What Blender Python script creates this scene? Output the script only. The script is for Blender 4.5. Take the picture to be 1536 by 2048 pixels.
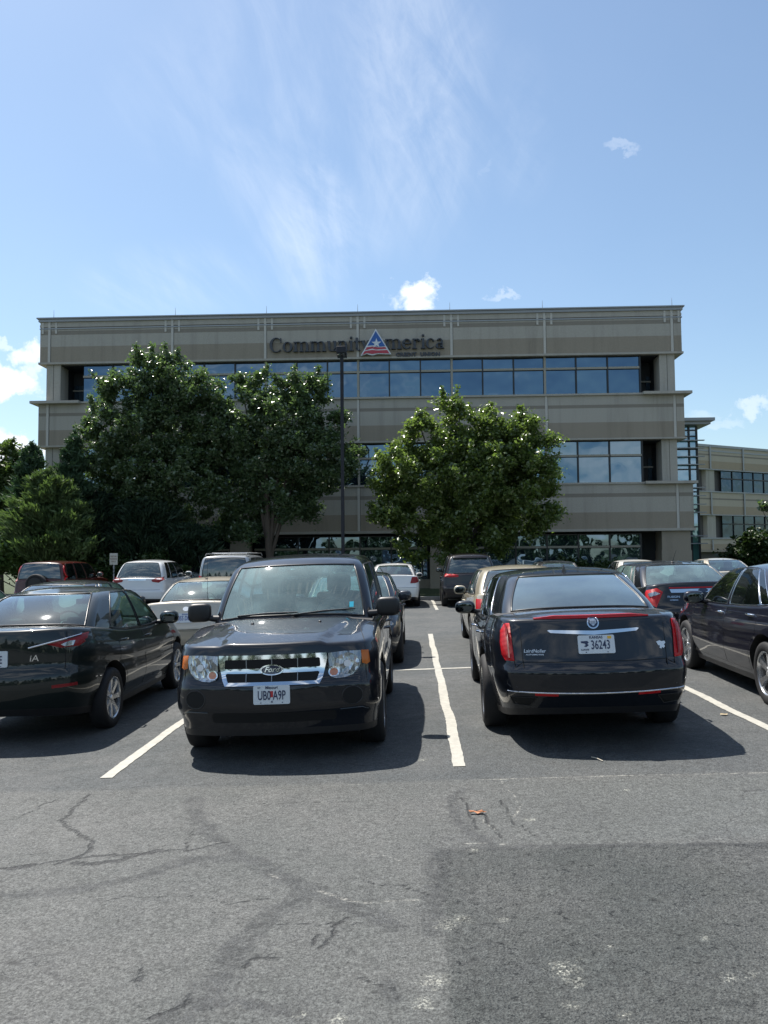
import bpy, bmesh, math, random
import numpy as np
from mathutils import Vector, Matrix
from mathutils.bvhtree import BVHTree
from mathutils.geometry import delaunay_2d_cdt

for o in list(bpy.data.objects):
    bpy.data.objects.remove(o)
SC = bpy.context.scene
COL = SC.collection
rad = math.radians
random.seed(7)
rng = np.random.default_rng(7)

# ------------------------------------------------------------------ camera
CAM_H = 1.69
YAW, PITCH, ROLL = rad(1.9964), rad(3.1467), -0.009
FPX = 1610.0
def cam_axes():
    cy, sy, cp, sp = math.cos(YAW), math.sin(YAW), math.cos(PITCH), math.sin(PITCH)
    f = Vector((-sy*cp, cy*cp, sp)); r = Vector((cy, sy, 0)); u = r.cross(f)
    cr, sr = math.cos(ROLL), math.sin(ROLL)
    return f, cr*r + sr*u, -sr*r + cr*u
cf, cr_, cu = cam_axes()
cd = bpy.data.cameras.new('camera'); cam = bpy.data.objects.new('camera', cd); COL.objects.link(cam)
cam.matrix_world = Matrix(((cr_.x, cu.x, -cf.x, 0), (cr_.y, cu.y, -cf.y, 0), (cr_.z, cu.z, -cf.z, CAM_H), (0, 0, 0, 1)))
cd.sensor_fit = 'VERTICAL'; cd.sensor_height = 24.0; cd.lens = 24.0*FPX/2048
cd.clip_start = 0.05; cd.clip_end = 6000
SC.camera = cam

# ------------------------------------------------------------------ light
SUN = Vector((-0.38, 0.41, 1.0)).normalized()
ELEV = math.asin(SUN.z); AZ = math.atan2(SUN.x, SUN.y)       # clockwise from +Y
sd = bpy.data.lights.new('sun', 'SUN'); sd.energy = 4.9; sd.angle = rad(0.53); sd.color = (1.0, 0.95, 0.88)
so = bpy.data.objects.new('sun', sd); COL.objects.link(so)
so.rotation_euler = (-SUN).to_track_quat('-Z', 'Y').to_euler(); so.location = (0, 0, 40)
SC.view_settings.view_transform = 'Standard'; SC.view_settings.look = 'None'
SC.view_settings.exposure = EXPOSURE = 0.7; SC.view_settings.gamma = 1.0
SC.view_settings.use_curve_mapping = False
SC.cycles.max_bounces = 8; SC.cycles.transparent_max_bounces = 24; SC.cycles.glossy_bounces = 4
SC.cycles.use_denoising = True
SC.cycles.sample_clamp_indirect = 6.0

class NT:
    """tiny helper around a node tree"""
    def __init__(s, nt): s.nt = nt
    def n(s, kind, **kw):
        x = s.nt.nodes.new(kind)
        for k, v in kw.items():
            if k in ('inp',):
                for a, b in v.items(): s.set(x, a, b)
            else: setattr(x, k, v)
        return x
    def set(s, node, key, v):
        sock = node.inputs[key]
        if isinstance(v, bpy.types.NodeSocket): s.nt.links.new(v, sock)
        elif isinstance(v, bpy.types.Node): s.nt.links.new(v.outputs[0], sock)
        else:
            if sock.type == 'RGBA' and not hasattr(v, '__len__'): v = (v, v, v, 1)
            elif sock.type == 'RGBA' and len(v) == 3: v = (*v, 1)
            sock.default_value = v
    def math(s, op, a, b=0.0, c=None, clamp=False):
        x = s.nt.nodes.new('ShaderNodeMath'); x.operation = op; x.use_clamp = clamp
        s.set(x, 0, a); s.set(x, 1, b)
        if c is not None: s.set(x, 2, c)
        return x.outputs[0]
    def vmath(s, op, a, b=None, scale=None):
        x = s.nt.nodes.new('ShaderNodeVectorMath'); x.operation = op
        s.set(x, 0, a)
        if b is not None: s.set(x, 1, b)
        if scale is not None: s.set(x, 'Scale', scale)
        return x
    def mix(s, f, a, b):
        x = s.nt.nodes.new('ShaderNodeMix'); x.data_type = 'RGBA'
        s.set(x, 0, f); s.set(x, 6, a); s.set(x, 7, b)
        return x.outputs[2]
    def ramp(s, v, lo, hi, a=0.0, b=1.0, smooth=True):
        x = s.nt.nodes.new('ShaderNodeMapRange'); x.interpolation_type = 'SMOOTHSTEP' if smooth else 'LINEAR'
        s.set(x, 0, v); s.set(x, 1, lo); s.set(x, 2, hi); s.set(x, 3, a); s.set(x, 4, b)
        return x.outputs[0]
    def noise(s, vec, scale, detail=4, rough=0.5, dist=0.0, out=0):
        x = s.nt.nodes.new('ShaderNodeTexNoise')
        s.set(x, 'Vector', vec); s.set(x, 'Scale', scale); s.set(x, 'Detail', detail); s.set(x, 'Roughness', rough); s.set(x, 'Distortion', dist)
        return x.outputs[out]

# ------------------------------------------------------------------ world: sky with cirrus and a few cumulus
W = bpy.data.worlds.new("World"); SC.world = W; W.use_nodes = True
w = NT(W.node_tree); W.node_tree.nodes.clear()
sky = w.n('ShaderNodeTexSky', sky_type='NISHITA', sun_disc=False, sun_elevation=ELEV, sun_rotation=AZ)
sky.air_density = 1.15; sky.dust_density = 0.9; sky.ozone_density = 1.5; sky.altitude = 250
tc = w.n('ShaderNodeTexCoord')
D = tc.outputs['Generated']
sep = w.n('ShaderNodeSeparateXYZ', inp={0: D})
dx, dy, dz = sep.outputs
ym = w.math('MAXIMUM', w.math('ABSOLUTE', dy), 0.05)
U = w.math('DIVIDE', dx, ym); V = w.math('DIVIDE', dz, ym)
uv = w.n('ShaderNodeCombineXYZ', inp={0: U, 1: V, 2: 0.0})
front = w.ramp(dy, 0.0, 0.15)
# cirrus: fan-like streaks spreading upwards
fan = w.n('ShaderNodeCombineXYZ', inp={0: w.math('MULTIPLY', w.math('DIVIDE', w.math('ADD', U, 0.065), w.math('MAXIMUM', w.math('ADD', V, -0.16), 0.05)), 2.6), 1: w.math('MULTIPLY', V, 1.9), 2: 1.3})
c1 = w.noise(w.vmath('ADD', fan, w.vmath('SCALE', w.noise(uv, 2.2, 4, 0.6, out=1), scale=0.9).outputs[0]).outputs[0], 1.2, 6, 0.62, 1.2)
c2 = w.noise(uv, 1.7, 2, 0.5)
um = w.math('ABSOLUTE', w.math('SUBTRACT', U, -0.03))
wid = w.ramp(um, 0.36, 0.02)
vm = w.ramp(V, 0.30, 0.44)
cir = w.math('MULTIPLY', w.math('MULTIPLY', w.ramp(w.math('ADD', w.math('MULTIPLY', c1, 0.55), w.math('MULTIPLY', w.noise(uv, 4.0, 7, 0.65, 1.0), 0.45)), 0.38, 0.72), w.ramp(c2, 0.28, 0.62)), w.math('MULTIPLY', w.math('ADD', w.math('MULTIPLY', wid, 0.85), 0.12), vm), clamp=True)
def pxuv(x, y):
    d = cf + cr_*((x-768)/FPX) + cu*((1024-y)/FPX)
    return d.x/d.y, d.z/d.y
cm_ = None
for (px, py, rx, ry, st) in ((625, 440, 75, 130, 1.0), (560, 300, 100, 130, .6), (830, 150, 110, 260, .85), (780, 300, 60, 130, .7), (480, 180, 190, 130, .35), (350, 560, 130, 60, .45), (1040, 240, 50, 120, .4), (750, 440, 40, 70, .45), (640, 60, 200, 120, .4)):
    u0, v0 = pxuv(px, py)
    a = w.math('DIVIDE', w.math('SUBTRACT', U, u0), rx/FPX*1.9); b = w.math('DIVIDE', w.math('SUBTRACT', V, v0), ry/FPX*1.7)
    mm = w.math('MULTIPLY', w.ramp(w.math('ADD', w.math('MULTIPLY', a, a), w.math('MULTIPLY', b, b)), 1.0, 0.0), st)
    cm_ = mm if cm_ is None else w.math('MAXIMUM', cm_, mm)
cir = w.math('MULTIPLY', w.math('MULTIPLY', cm_, front), w.ramp(w.math('ADD', w.math('MULTIPLY', c1, 0.45), w.math('MULTIPLY', w.noise(w.n('ShaderNodeCombineXYZ', inp={0: w.math('MULTIPLY', w.math('ADD', U, w.math('MULTIPLY', V, 0.45)), 2.2), 1: w.math('MULTIPLY', V, 0.8), 2: 3.0}), 5.0, 8, 0.68, 0.8), 0.55)), 0.36, 0.70), clamp=True)
cir = w.math('MULTIPLY', cir, 0.33)
# cumulus: explicit little clouds (u, v, ru, rv, strength)
wob = w.noise(uv, 26.0, 7, 0.62, 0.1, out=1)
wv = w.vmath('SCALE', w.vmath('SUBTRACT', wob, (0.5, 0.5, 0.5)).outputs[0], scale=0.085)
uvw = w.vmath('ADD', uv, wv.outputs[0])
s2 = w.n('ShaderNodeSeparateXYZ', inp={0: uvw.outputs[0]})
puffs = [(826, 594, 43, 31, 1.0), (1004, 590, 32, 10, 0.28), (1244, 296, 30, 12, 0.2), (962, 340, 16, 12, 0.10),
         (10, 770, 66, 32, 1.0), (58, 704, 26, 24, 0.8), (-70, 765, 70, 50, 1.0), (30, 900, 72, 26, 1.0), (-70, 900, 80, 45, 1.0),
         (5, 694, 42, 10, 0.45), (70, 740, 20, 16, 0.5), (1510, 822, 34, 13, 0.4), (1440, 842, 26, 12, 0.2), (1400, 835, 34, 16, 0.2), (1610, 800, 60, 24, 0.4)]
cum = None
for (px, py, rx, ry, st) in puffs:
    u0, v0 = pxuv(px, py)
    a = w.math('DIVIDE', w.math('SUBTRACT', s2.outputs[0], u0), rx/FPX*1.15)
    b = w.math('DIVIDE', w.math('SUBTRACT', s2.outputs[1], v0), ry/FPX*1.15)
    d2 = w.math('ADD', w.math('MULTIPLY', a, a), w.math('MULTIPLY', b, b))
    m = w.math('MULTIPLY', w.ramp(d2, 1.5, 0.0), st)
    cum = m if cum is None else w.math('MAXIMUM', cum, m)
cum = w.math('MULTIPLY', cum, front)
# the rest of the sky (seen in reflections) has scattered cumulus
bn = w.noise(w.n('ShaderNodeCombineXYZ', inp={0: U, 1: w.math('MULTIPLY', V, 2.2), 2: 5.0}), 2.2, 8, 0.55, 0.2)
back = w.math('MULTIPLY', w.math('MULTIPLY', w.ramp(bn, 0.48, 0.66), w.math('SUBTRACT', 1.0, front)), w.math('MULTIPLY', w.ramp(dz, 0.02, 0.08), 0.85))
veil = w.math('MULTIPLY', w.math('MULTIPLY', front, w.ramp(V, 0.0, 0.7, 0.05, 0.035)), w.ramp(c2, 0.2, 0.8, 0.8, 1.2))
cl = w.math('MAXIMUM', w.math('MAXIMUM', cum, back), w.math('ADD', cir, veil), clamp=True)
shadeN = w.noise(uvw.outputs[0], 9.0, 4, 0.5)
ccol = w.mix(shadeN, (6.8, 7.3, 8.0), (9.6, 9.8, 10.0))
SKYCOL = w.mix(cl, w.vmath('MULTIPLY', sky, (0.92, 1.0, 1.02)).outputs[0], ccol)
bg = w.n('ShaderNodeBackground', inp={'Color': SKYCOL, 'Strength': 0.092})
wo = w.n('ShaderNodeOutputWorld', inp={0: bg})

# ------------------------------------------------------------------ materials
def new_mat(name):
    m = bpy.data.materials.new(name); m.use_nodes = True; m.node_tree.nodes.clear()
    t = NT(m.node_tree); return m, t
def objco(t): return t.n('ShaderNodeTexCoord').outputs['Object']
def worldco(t): return t.n('ShaderNodeNewGeometry').outputs['Position']
def simple(name, col, rough=0.5, metal=0.0, spec=0.5, coat=0.0, coatr=0.03, var=0.0, vscale=3.0, bump=0.0, bscale=40.0, world=False, emis=None):
    m, t = new_mat(name)
    p = t.n('ShaderNodeBsdfPrincipled', inp={'Roughness': rough, 'Metallic': metal, 'Specular IOR Level': spec, 'Coat Weight': coat, 'Coat Roughness': coatr})
    co = worldco(t) if world else objco(t)
    c = (*col, 1)
    if var > 0:
        f = t.noise(co, vscale, 5, 0.6)
        a = tuple(x*(1-var) for x in col); b = tuple(min(1, x*(1+var)) for x in col)
        t.set(p, 'Base Color', t.mix(f, a, b))
        t.set(p, 'Roughness', t.ramp(f, 0.3, 0.7, max(0.02, rough*0.85), min(1, rough*1.15), False))
    else: t.set(p, 'Base Color', c)
    if bump > 0:
        bn_ = t.n('ShaderNodeBump', inp={'Strength': 0.5, 'Distance': bump, 'Height': t.noise(co, bscale, 3, 0.6)})
        t.set(p, 'Normal', bn_.outputs[0])
    o = t.n('ShaderNodeOutputMaterial', inp={0: p})
    return m
_paint = {}
def paint(col, flake=0.0, dust=0.25, rough=0.35):
    k = (col, flake, dust)
    if k in _paint: return _paint[k]
    m, t = new_mat('car_paint')
    co = objco(t)
    nz = t.noise(co, 2.2, 6, 0.65); fine = t.noise(co, 60, 3, 0.7)
    g = t.n('ShaderNodeNewGeometry'); up = t.n('ShaderNodeSeparateXYZ', inp={0: g.outputs['Normal']}).outputs[2]
    dm = t.math('MULTIPLY', t.math('MULTIPLY', t.ramp(nz, 0.3, 0.75, 0.3, 1.0), t.ramp(fine, 0.3, 0.8, 0.5, 1.0)), t.ramp(up, 0.0, 1.0, dust*0.12, dust), clamp=True)
    base = t.mix(t.math('MULTIPLY', dm, 0.05), col, (0.33, 0.31, 0.28))
    p = t.n('ShaderNodeBsdfPrincipled', inp={'Base Color': base, 'Metallic': flake, 'Roughness': rough, 'Specular IOR Level': 0.15, 'Coat Weight': 1.0,
            'Coat Roughness': t.math('MULTIPLY_ADD', dm, 0.12, 0.02), 'Coat IOR': 1.5})
    bp = t.n('ShaderNodeBump', inp={'Strength': 0.25, 'Distance': 0.004, 'Height': t.noise(co, 3.0, 2, 0.5)})
    t.set(p, 'Normal', bp.outputs[0]); t.set(p, 'Coat Normal', bp.outputs[0])
    t.n('ShaderNodeOutputMaterial', inp={0: p})
    _paint[k] = m; return m
def glass_mat(name, tint=(0.45, 0.62, 0.60), refl=1.0, glare_dust=0.0):
    m, t = new_mat(name)
    tr = t.n('ShaderNodeBsdfTransparent', inp={'Color': tint})
    gl = t.n('ShaderNodeBsdfGlossy', inp={'Color': (0.95, 0.98, 1.0), 'Roughness': 0.035})
    fr = t.n('ShaderNodeFresnel', inp={'IOR': 1.55})
    f = t.math('MULTIPLY', fr, 1.95*refl, clamp=True)
    mx = t.n('ShaderNodeMixShader', inp={0: f, 1: tr, 2: gl})
    last = mx
    if glare_dust > 0:
        co = objco(t)
        df = t.n('ShaderNodeBsdfDiffuse', inp={'Color': (0.40, 0.56, 0.55)})  # pale diffuse layer: sky glare and dust put into the glass colour
        h = t.math('MULTIPLY', t.ramp(t.noise(co, 2.5, 5, 0.6), 0.25, 0.8, 0.4, 1.0), glare_dust)
        last = t.n('ShaderNodeMixShader', inp={0: h, 1: mx, 2: df})
    t.n('ShaderNodeOutputMaterial', inp={0: last}); return m
M = {}
M['glass'] = glass_mat('window_glass', (0.50, 0.72, 0.70), 1.0, 0.06)
M['glass_lt'] = glass_mat('windshield_glass', (0.66, 0.88, 0.84), 1.05, 0.22)
M['glass_ws'] = glass_mat('glare_dust_windshield_glass', (0.72, 0.92, 0.88), 1.1, 0.36)
M['glass_dk'] = glass_mat('tinted_glass', (0.04, 0.05, 0.055), 1.45, 0.14)
M['chrome'] = simple('chrome', (0.72, 0.74, 0.76), 0.07, 1.0, var=0.05, vscale=6)
M['glass_sd'] = glass_mat('dark_side_glass', (0.10, 0.12, 0.12), 0.75, 0.01)
M['mirror'] = simple('mirror_glass', (0.10, 0.12, 0.13), 0.02, 1.0)
M['rubber'] = simple('tyre_rubber', (0.012, 0.012, 0.013), 0.75, bump=0.003, bscale=60)
M['plastic'] = simple('black_plastic', (0.012, 0.012, 0.013), 0.45, var=0.2)
M['seal'] = simple('window_seal', (0.006, 0.006, 0.006), 0.35)
M['gap'] = simple('panel_gap', (0.002, 0.002, 0.002), 0.8)
M['under'] = simple('underbody', (0.01, 0.01, 0.01), 0.9)
M['interior'] = simple('interior_cloth', (0.035, 0.035, 0.036), 0.8, var=0.2, vscale=12)
M['interior_lt'] = simple('dashboard_vinyl', (0.16, 0.17, 0.165), 0.6, var=0.1)
M['alloy'] = simple('alloy_rim', (0.55, 0.56, 0.57), 0.25, 0.9, var=0.08)
M['alloy_dk'] = simple('dusty_alloy_rim', (0.25, 0.26, 0.27), 0.35, 0.8, var=0.1)
M['plate'] = simple('number_plate', (0.62, 0.66, 0.68), 0.35, 0, var=0.05, vscale=8)
M['plate_ink'] = simple('number_plate_ink', (0.02, 0.03, 0.08), 0.4)
M['plate_ink_b'] = simple('blue_plate_ink', (0.03, 0.07, 0.28), 0.4)
M['red_ink'] = simple('red_sticker', (0.45, 0.03, 0.03), 0.4)
M['yellow'] = simple('yellow_sticker', (0.8, 0.45, 0.04), 0.4)
M['white'] = simple('white_plastic', (0.75, 0.76, 0.76), 0.4)
M['badge_blue'] = simple('badge_enamel', (0.012, 0.018, 0.05), 0.15, coat=1)
M['sticker_cyan'] = simple('cyan_sticker', (0.05, 0.45, 0.6), 0.4)
def lamp_mat(name, col, rough=0.12, bscale=45, metal=0.0, dark=0.6):
    m, t = new_mat(name); co = objco(t)
    wv_ = t.n('ShaderNodeTexWave', wave_type='BANDS', bands_direction='Z', inp={'Vector': co, 'Scale': bscale, 'Distortion': 0.6, 'Detail': 1.0})
    c = t.mix(wv_.outputs[1], tuple(x*dark for x in col), col)
    p = t.n('ShaderNodeBsdfPrincipled', inp={'Base Color': c, 'Roughness': 0.35, 'Specular IOR Level': 0.2, 'Metallic': metal, 'Coat Weight': 0.5, 'Coat Roughness': 0.02})
    b = t.n('ShaderNodeBump', inp={'Strength': 0.6, 'Distance': 0.004, 'Height': wv_.outputs[1]})
    t.set(p, 'Normal', b.outputs[0])
    t.n('ShaderNodeOutputMaterial', inp={0: p}); return m
M['tail'] = lamp_mat('tail_lamp_lens', (0.60, 0.004, 0.008), bscale=30)
M['tail_dim'] = lamp_mat('dim_tail_lamp_lens', (0.32, 0.01, 0.012))
M['amber'] = lamp_mat('amber_lens', (0.75, 0.19, 0.02))
def facet_mat(name, lo, hi, scale, metal=0.85):
    m, t = new_mat(name); co = t.n('ShaderNodeMapping', inp={'Vector': objco(t), 'Scale': (1.0, 0.3, 0.35)})
    vo_ = t.n('ShaderNodeTexVoronoi', inp={'Vector': co, 'Scale': scale})
    b = t.n('ShaderNodeBump', inp={'Strength': 1.0, 'Distance': 0.02, 'Height': vo_.outputs[0]})
    p = t.n('ShaderNodeBsdfPrincipled', inp={'Base Color': t.mix(vo_.outputs[1], lo, hi), 'Roughness': 0.18, 'Metallic': metal, 'Coat Weight': 1.0, 'Coat Roughness': 0.02, 'Normal': b.outputs[0]})
    t.n('ShaderNodeOutputMaterial', inp={0: p}); return m
M['clearlens'] = facet_mat('clear_lens', (0.10, 0.11, 0.12), (0.50, 0.53, 0.55), 22)
M['reflector'] = facet_mat('lamp_reflector', (0.06, 0.07, 0.07), (0.75, 0.78, 0.80), 34, 0.95)
M['orangebulb'] = simple('orange_bulb', (0.55, 0.2, 0.1), 0.2, coat=1)

# ------------------------------------------------------------------ mesh helpers
def tag(o, label=None, cat=None, group=None, kind=None):
    if label: o['label'] = label
    if cat: o['category'] = cat
    if group: o['group'] = group
    if kind: o['kind'] = kind
    return o
def empty(name, loc=(0, 0, 0)):
    o = bpy.data.objects.new(name, None); COL.objects.link(o); o.location = loc; o.empty_display_size = 0.2
    return o
def link(name, me, parent=None, mats=None):
    o = bpy.data.objects.new(name, me); COL.objects.link(o)
    if mats:
        for m in mats: me.materials.append(m)
    if parent is not None: o.parent = parent
    return o
class MB:
    """collects geometry for ONE mesh"""
    def __init__(s): s.v = []; s.f = []; s.m = []
    def add(s, vs, fs, mi=0):
        b = len(s.v); s.v.extend([tuple(p) for p in vs]); s.f.extend([tuple(i+b for i in f) for f in fs]); s.m.extend([mi]*len(fs)); return s
    def box(s, c, d, mi=0, rot=None, bev=0.0):
        hx, hy, hz = d[0]/2, d[1]/2, d[2]/2
        if bev <= 0:
            vs = [Vector((x, y, z)) for x in (-hx, hx) for y in (-hy, hy) for z in (-hz, hz)]
            fs = [(0, 1, 3, 2), (4, 6, 7, 5), (0, 4, 5, 1), (2, 3, 7, 6), (0, 2, 6, 4), (1, 5, 7, 3)]
        else:
            bm = bmesh.new(); bmesh.ops.create_cube(bm, size=1.0)
            for v in bm.verts: v.co = Vector((v.co.x*d[0], v.co.y*d[1], v.co.z*d[2]))
            bmesh.ops.bevel(bm, geom=list(bm.edges), offset=min(bev, min(d)*0.49), segments=3, profile=0.6, affect='EDGES')
            bm.verts.index_update(); vs = [v.co.copy() for v in bm.verts]; fs = [tuple(v.index for v in f.verts) for f in bm.faces]; bm.free()
        if rot is not None: vs = [rot @ v for v in vs]
        c = Vector(c); return s.add([v+c for v in vs], fs, mi)
    def ell(s, c, r, mi=0, nu=20, nv=12, rot=None, pw=1.0):
        vs = []; fs = []
        def sg(x): return math.copysign(abs(x)**pw, x)
        for j in range(nv+1):
            th = math.pi*j/nv
            for i in range(nu):
                ph = 2*math.pi*i/nu
                v = Vector((r[0]*sg(math.sin(th))*sg(math.cos(ph)), r[1]*sg(math.sin(th))*sg(math.sin(ph)), r[2]*sg(math.cos(th))))
                if rot is not None: v = rot @ v
                vs.append(v+Vector(c))
        for j in range(nv):
            for i in range(nu):
                a = j*nu+i; b = j*nu+(i+1) % nu
                fs.append((a, a+nu, b+nu, b))
        return s.add(vs, fs, mi)
    def tube(s, pts, r, mi=0, n=8, closed=False, caps=True):
        pts = [Vector(p) for p in pts]; k = len(pts)
        rs = r if hasattr(r, '__len__') else [r]*k
        vs = []; prev = None
        for i, p in enumerate(pts):
            a = pts[i-1] if (i > 0 or closed) else p; b = pts[(i+1) % k] if (i < k-1 or closed) else p
            d = (b-a); d = d.normalized() if d.length > 1e-9 else Vector((0, 0, 1))
            if prev is None:
                x = d.orthogonal().normalized()
            else:
                x = (prev-d*prev.dot(d)); x = x.normalized() if x.length > 1e-6 else d.orthogonal().normalized()
            prev = x; y = d.cross(x)
            for j in range(n):
                t = 2*math.pi*j/n; vs.append(p+(x*math.cos(t)+y*math.sin(t))*rs[i])
        fs = []
        for i in range(k if closed else k-1):
            i2 = (i+1) % k
            for j in range(n):
                fs.append((i*n+j, i*n+(j+1) % n, i2*n+(j+1) % n, i2*n+j))
        if caps and not closed:
            fs.append(tuple(range(n-1, -1, -1))); fs.append(tuple((k-1)*n+j for j in range(n)))
        return s.add(vs, fs, mi)
    def lathe(s, prof, axis='X', c=(0, 0, 0), n=32, mi=0):
        vs = []; fs = []; k = len(prof)
        for i in range(n):
            t = 2*math.pi*i/n; ct, st = math.cos(t), math.sin(t)
            for (r, h) in prof:
                if axis == 'X': vs.append((c[0]+h, c[1]+r*ct, c[2]+r*st))
                elif axis == 'Y': vs.append((c[0]+r*ct, c[1]+h, c[2]+r*st))
                else: vs.append((c[0]+r*ct, c[1]+r*st, c[2]+h))
        for i in range(n):
            i2 = (i+1) % n
            for j in range(k-1): fs.append((i*k+j, i*k+j+1, i2*k+j+1, i2*k+j))
        return s.add(vs, fs, mi)
    def mesh(s, name, smooth=True, angle=35, fix=True):
        me = bpy.data.meshes.new(name); me.from_pydata(s.v, [], s.f)
        me.polygons.foreach_set('material_index', s.m)
        if fix:
            bm = bmesh.new(); bm.from_mesh(me); bmesh.ops.recalc_face_normals(bm, faces=bm.faces); bm.to_mesh(me); bm.free()
        if smooth: shade(me, angle)
        me.update(); return me
    def build(s, name, mats, parent=None, smooth=True, angle=35, fix=True):
        if not isinstance(mats, (list, tuple)): mats = [mats]
        return link(name, s.mesh(name, smooth, angle, fix), parent, mats)
def shade(me, angle=35):
    me.polygons.foreach_set('use_smooth', [True]*len(me.polygons))
    me.set_sharp_from_angle(angle=rad(angle))
def pchip(xs, ys):
    xs = np.array(xs, float); ys = np.array(ys, float)
    h = np.diff(xs); d = np.diff(ys)/h; m = np.zeros_like(ys)
    for i in range(1, len(xs)-1):
        if d[i-1]*d[i] > 0: m[i] = 2/(1/d[i-1]+1/d[i])
    m[0] = d[0]; m[-1] = d[-1]
    def f(x):
        x = np.clip(np.asarray(x, float), xs[0], xs[-1]); i = np.clip(np.searchsorted(xs, x)-1, 0, len(h)-1)
        t = (x-xs[i])/h[i]; t2 = t*t; t3 = t2*t
        return (2*t3-3*t2+1)*ys[i]+(t3-2*t2+t)*h[i]*m[i]+(-2*t3+3*t2)*ys[i+1]+(t3-t2)*h[i]*m[i+1]
    return f
def ss(x, a, b):
    t = np.clip((np.asarray(x, float)-a)/(b-a), 0, 1); return t*t*(3-2*t)
def text_mesh(txt, size, depth=0.001, sx=1.0, bold=0.0, shear=0.0, align='CENTER', space=1.0):
    c = bpy.data.curves.new('writing', 'FONT'); c.body = txt; c.size = size; c.extrude = depth; c.offset = bold; c.shear = shear
    c.align_x = align; c.align_y = 'CENTER'; c.space_character = space; c.resolution_u = 3
    o = bpy.data.objects.new('writing', c); COL.objects.link(o)
    dg = bpy.context.evaluated_depsgraph_get()
    me = bpy.data.meshes.new_from_object(o.evaluated_get(dg))
    vs = [(v.co.x*sx, v.co.y, v.co.z) for v in me.vertices]; fs = [tuple(p.vertices) for p in me.polygons]
    bpy.data.objects.remove(o); bpy.data.curves.remove(c); bpy.data.meshes.remove(me)
    return vs, fs
def pix_ray(x, y):
    return cf + cr_*((x-768)/FPX) + cu*((1024-y)/FPX)
def atY(x, y, Y):
    d = pix_ray(x, y); t = Y/d.y; return Vector((0, 0, CAM_H))+d*t
def zg(x, y):
    x = np.asarray(x, float); y = np.asarray(y, float)
    return 0.03*7*np.tanh(x/7)*(1-0.8*ss(y, 17, 28))
def ground_at(x, y):
    d = pix_ray(x, y); t = CAM_H/(0.03*d.x-d.z)
    for _ in range(6):
        p = Vector((0, 0, CAM_H))+d*t; t *= (CAM_H-float(zg(p.x, p.y)))/(CAM_H-p.z)
    return Vector((0, 0, CAM_H))+d*t
# ------------------------------------------------------------------ ground
def dist_poly(P, line):
    d = np.full(len(P), 1e9)
    for a, b in zip(line[:-1], line[1:]):
        a = np.array(a); b = np.array(b); ab = b-a
        t = np.clip(((P-a)@ab)/(ab@ab), 0, 1)
        d = np.minimum(d, np.hypot(*(P-(a+t[:, None]*ab)).T))
    return d
def gp(pts): return [tuple(ground_at(x, y)[:2]) for x, y in pts]
def wiggle(line, amp, step, seed):
    r = np.random.default_rng(seed); out = []
    for a, b in zip(line[:-1], line[1:]):
        a = np.array(a); b = np.array(b); n = max(1, int(np.hypot(*(b-a))/step))
        for i in range(n): out.append(tuple(a+(b-a)*i/n+r.normal(0, amp, 2)))
    out.append(line[-1]); return out
def axis(spec):
    out = []
    for a, b, s in spec: out.extend(np.arange(a, b-1e-6, s))
    out.append(spec[-1][1]); return np.array(out)
gx = axis([(-70, -20, 5), (-20, -8, 1), (-8, -3.6, 0.2), (-3.6, 3.6, 0.026), (3.6, 8, 0.2), (8, 20, 1), (20, 70, 5)])
gy = axis([(-45, 0, 3), (0, 2.4, 0.3), (2.4, 6.9, 0.026), (6.9, 14, 0.15), (14, 31, 0.5)])
X, Y = np.meshgrid(gx, gy); P = np.stack([X.ravel(), Y.ravel()], 1)
Zg = zg(P[:, 0], P[:, 1])
Zg = np.where((P[:, 0] > -60), Zg, Zg)
nx, ny = len(gx), len(gy)
me = bpy.data.meshes.new('parking_lot')
idx = (np.arange(ny-1)[:, None]*nx+np.arange(nx-1)[None]).ravel()
F = np.stack([idx, idx+1, idx+nx+1, idx+nx], 1)
me.vertices.add(len(P)); me.vertices.foreach_set('co', np.column_stack([P, Zg]).ravel())
me.loops.add(F.size); me.loops.foreach_set('vertex_index', F.ravel())
me.polygons.add(len(F)); me.polygons.foreach_set('loop_start', np.arange(len(F))*4); me.polygons.foreach_set('loop_total', np.full(len(F), 4))
me.update(); me.validate()
near = (np.abs(P[:, 0]) < 5) & (P[:, 1] > 2) & (P[:, 1] < 8)
def attr(name, lines, cap=1.0, wmul=None):
    d = np.full(len(P), cap)
    for i, l in enumerate(lines):
        d[near] = np.minimum(d[near], dist_poly(P[near], l)*(1 if wmul is None else wmul[i]))
    a = me.attributes.new(name, 'FLOAT', 'POINT'); a.data.foreach_set('value', np.minimum(d, cap).astype(np.float32))
wide = [gp(l) for l in [
    [(385, 1598), (400, 1640), (430, 1680), (500, 1722), (560, 1750), (625, 1782), (700, 1812), (790, 1850)],
    [(-20, 1792), (110, 1783), (220, 1768), (300, 1748), (345, 1728), (420, 1714), (520, 1722)],
    [(625, 1782), (545, 1832), (480, 1890), (440, 1955), (385, 2010), (330, 2060)],
    [(420, 2000), (520, 2010), (600, 2030)],
    [(925, 1580), (905, 1600), (915, 1640), (945, 1668), (985, 1690)],
    [(880, 1705), (868, 1800), (862, 1860)],
    [(775, 1965), (790, 2000)], [(900, 1698), (1200, 1691), (1400, 1689), (1560, 1688)]]]
attr('wide', wide, wmul=[1.0, 1.1, 0.8, 1.6, 1.4, 1.0, 1.5, 2.0])
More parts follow.
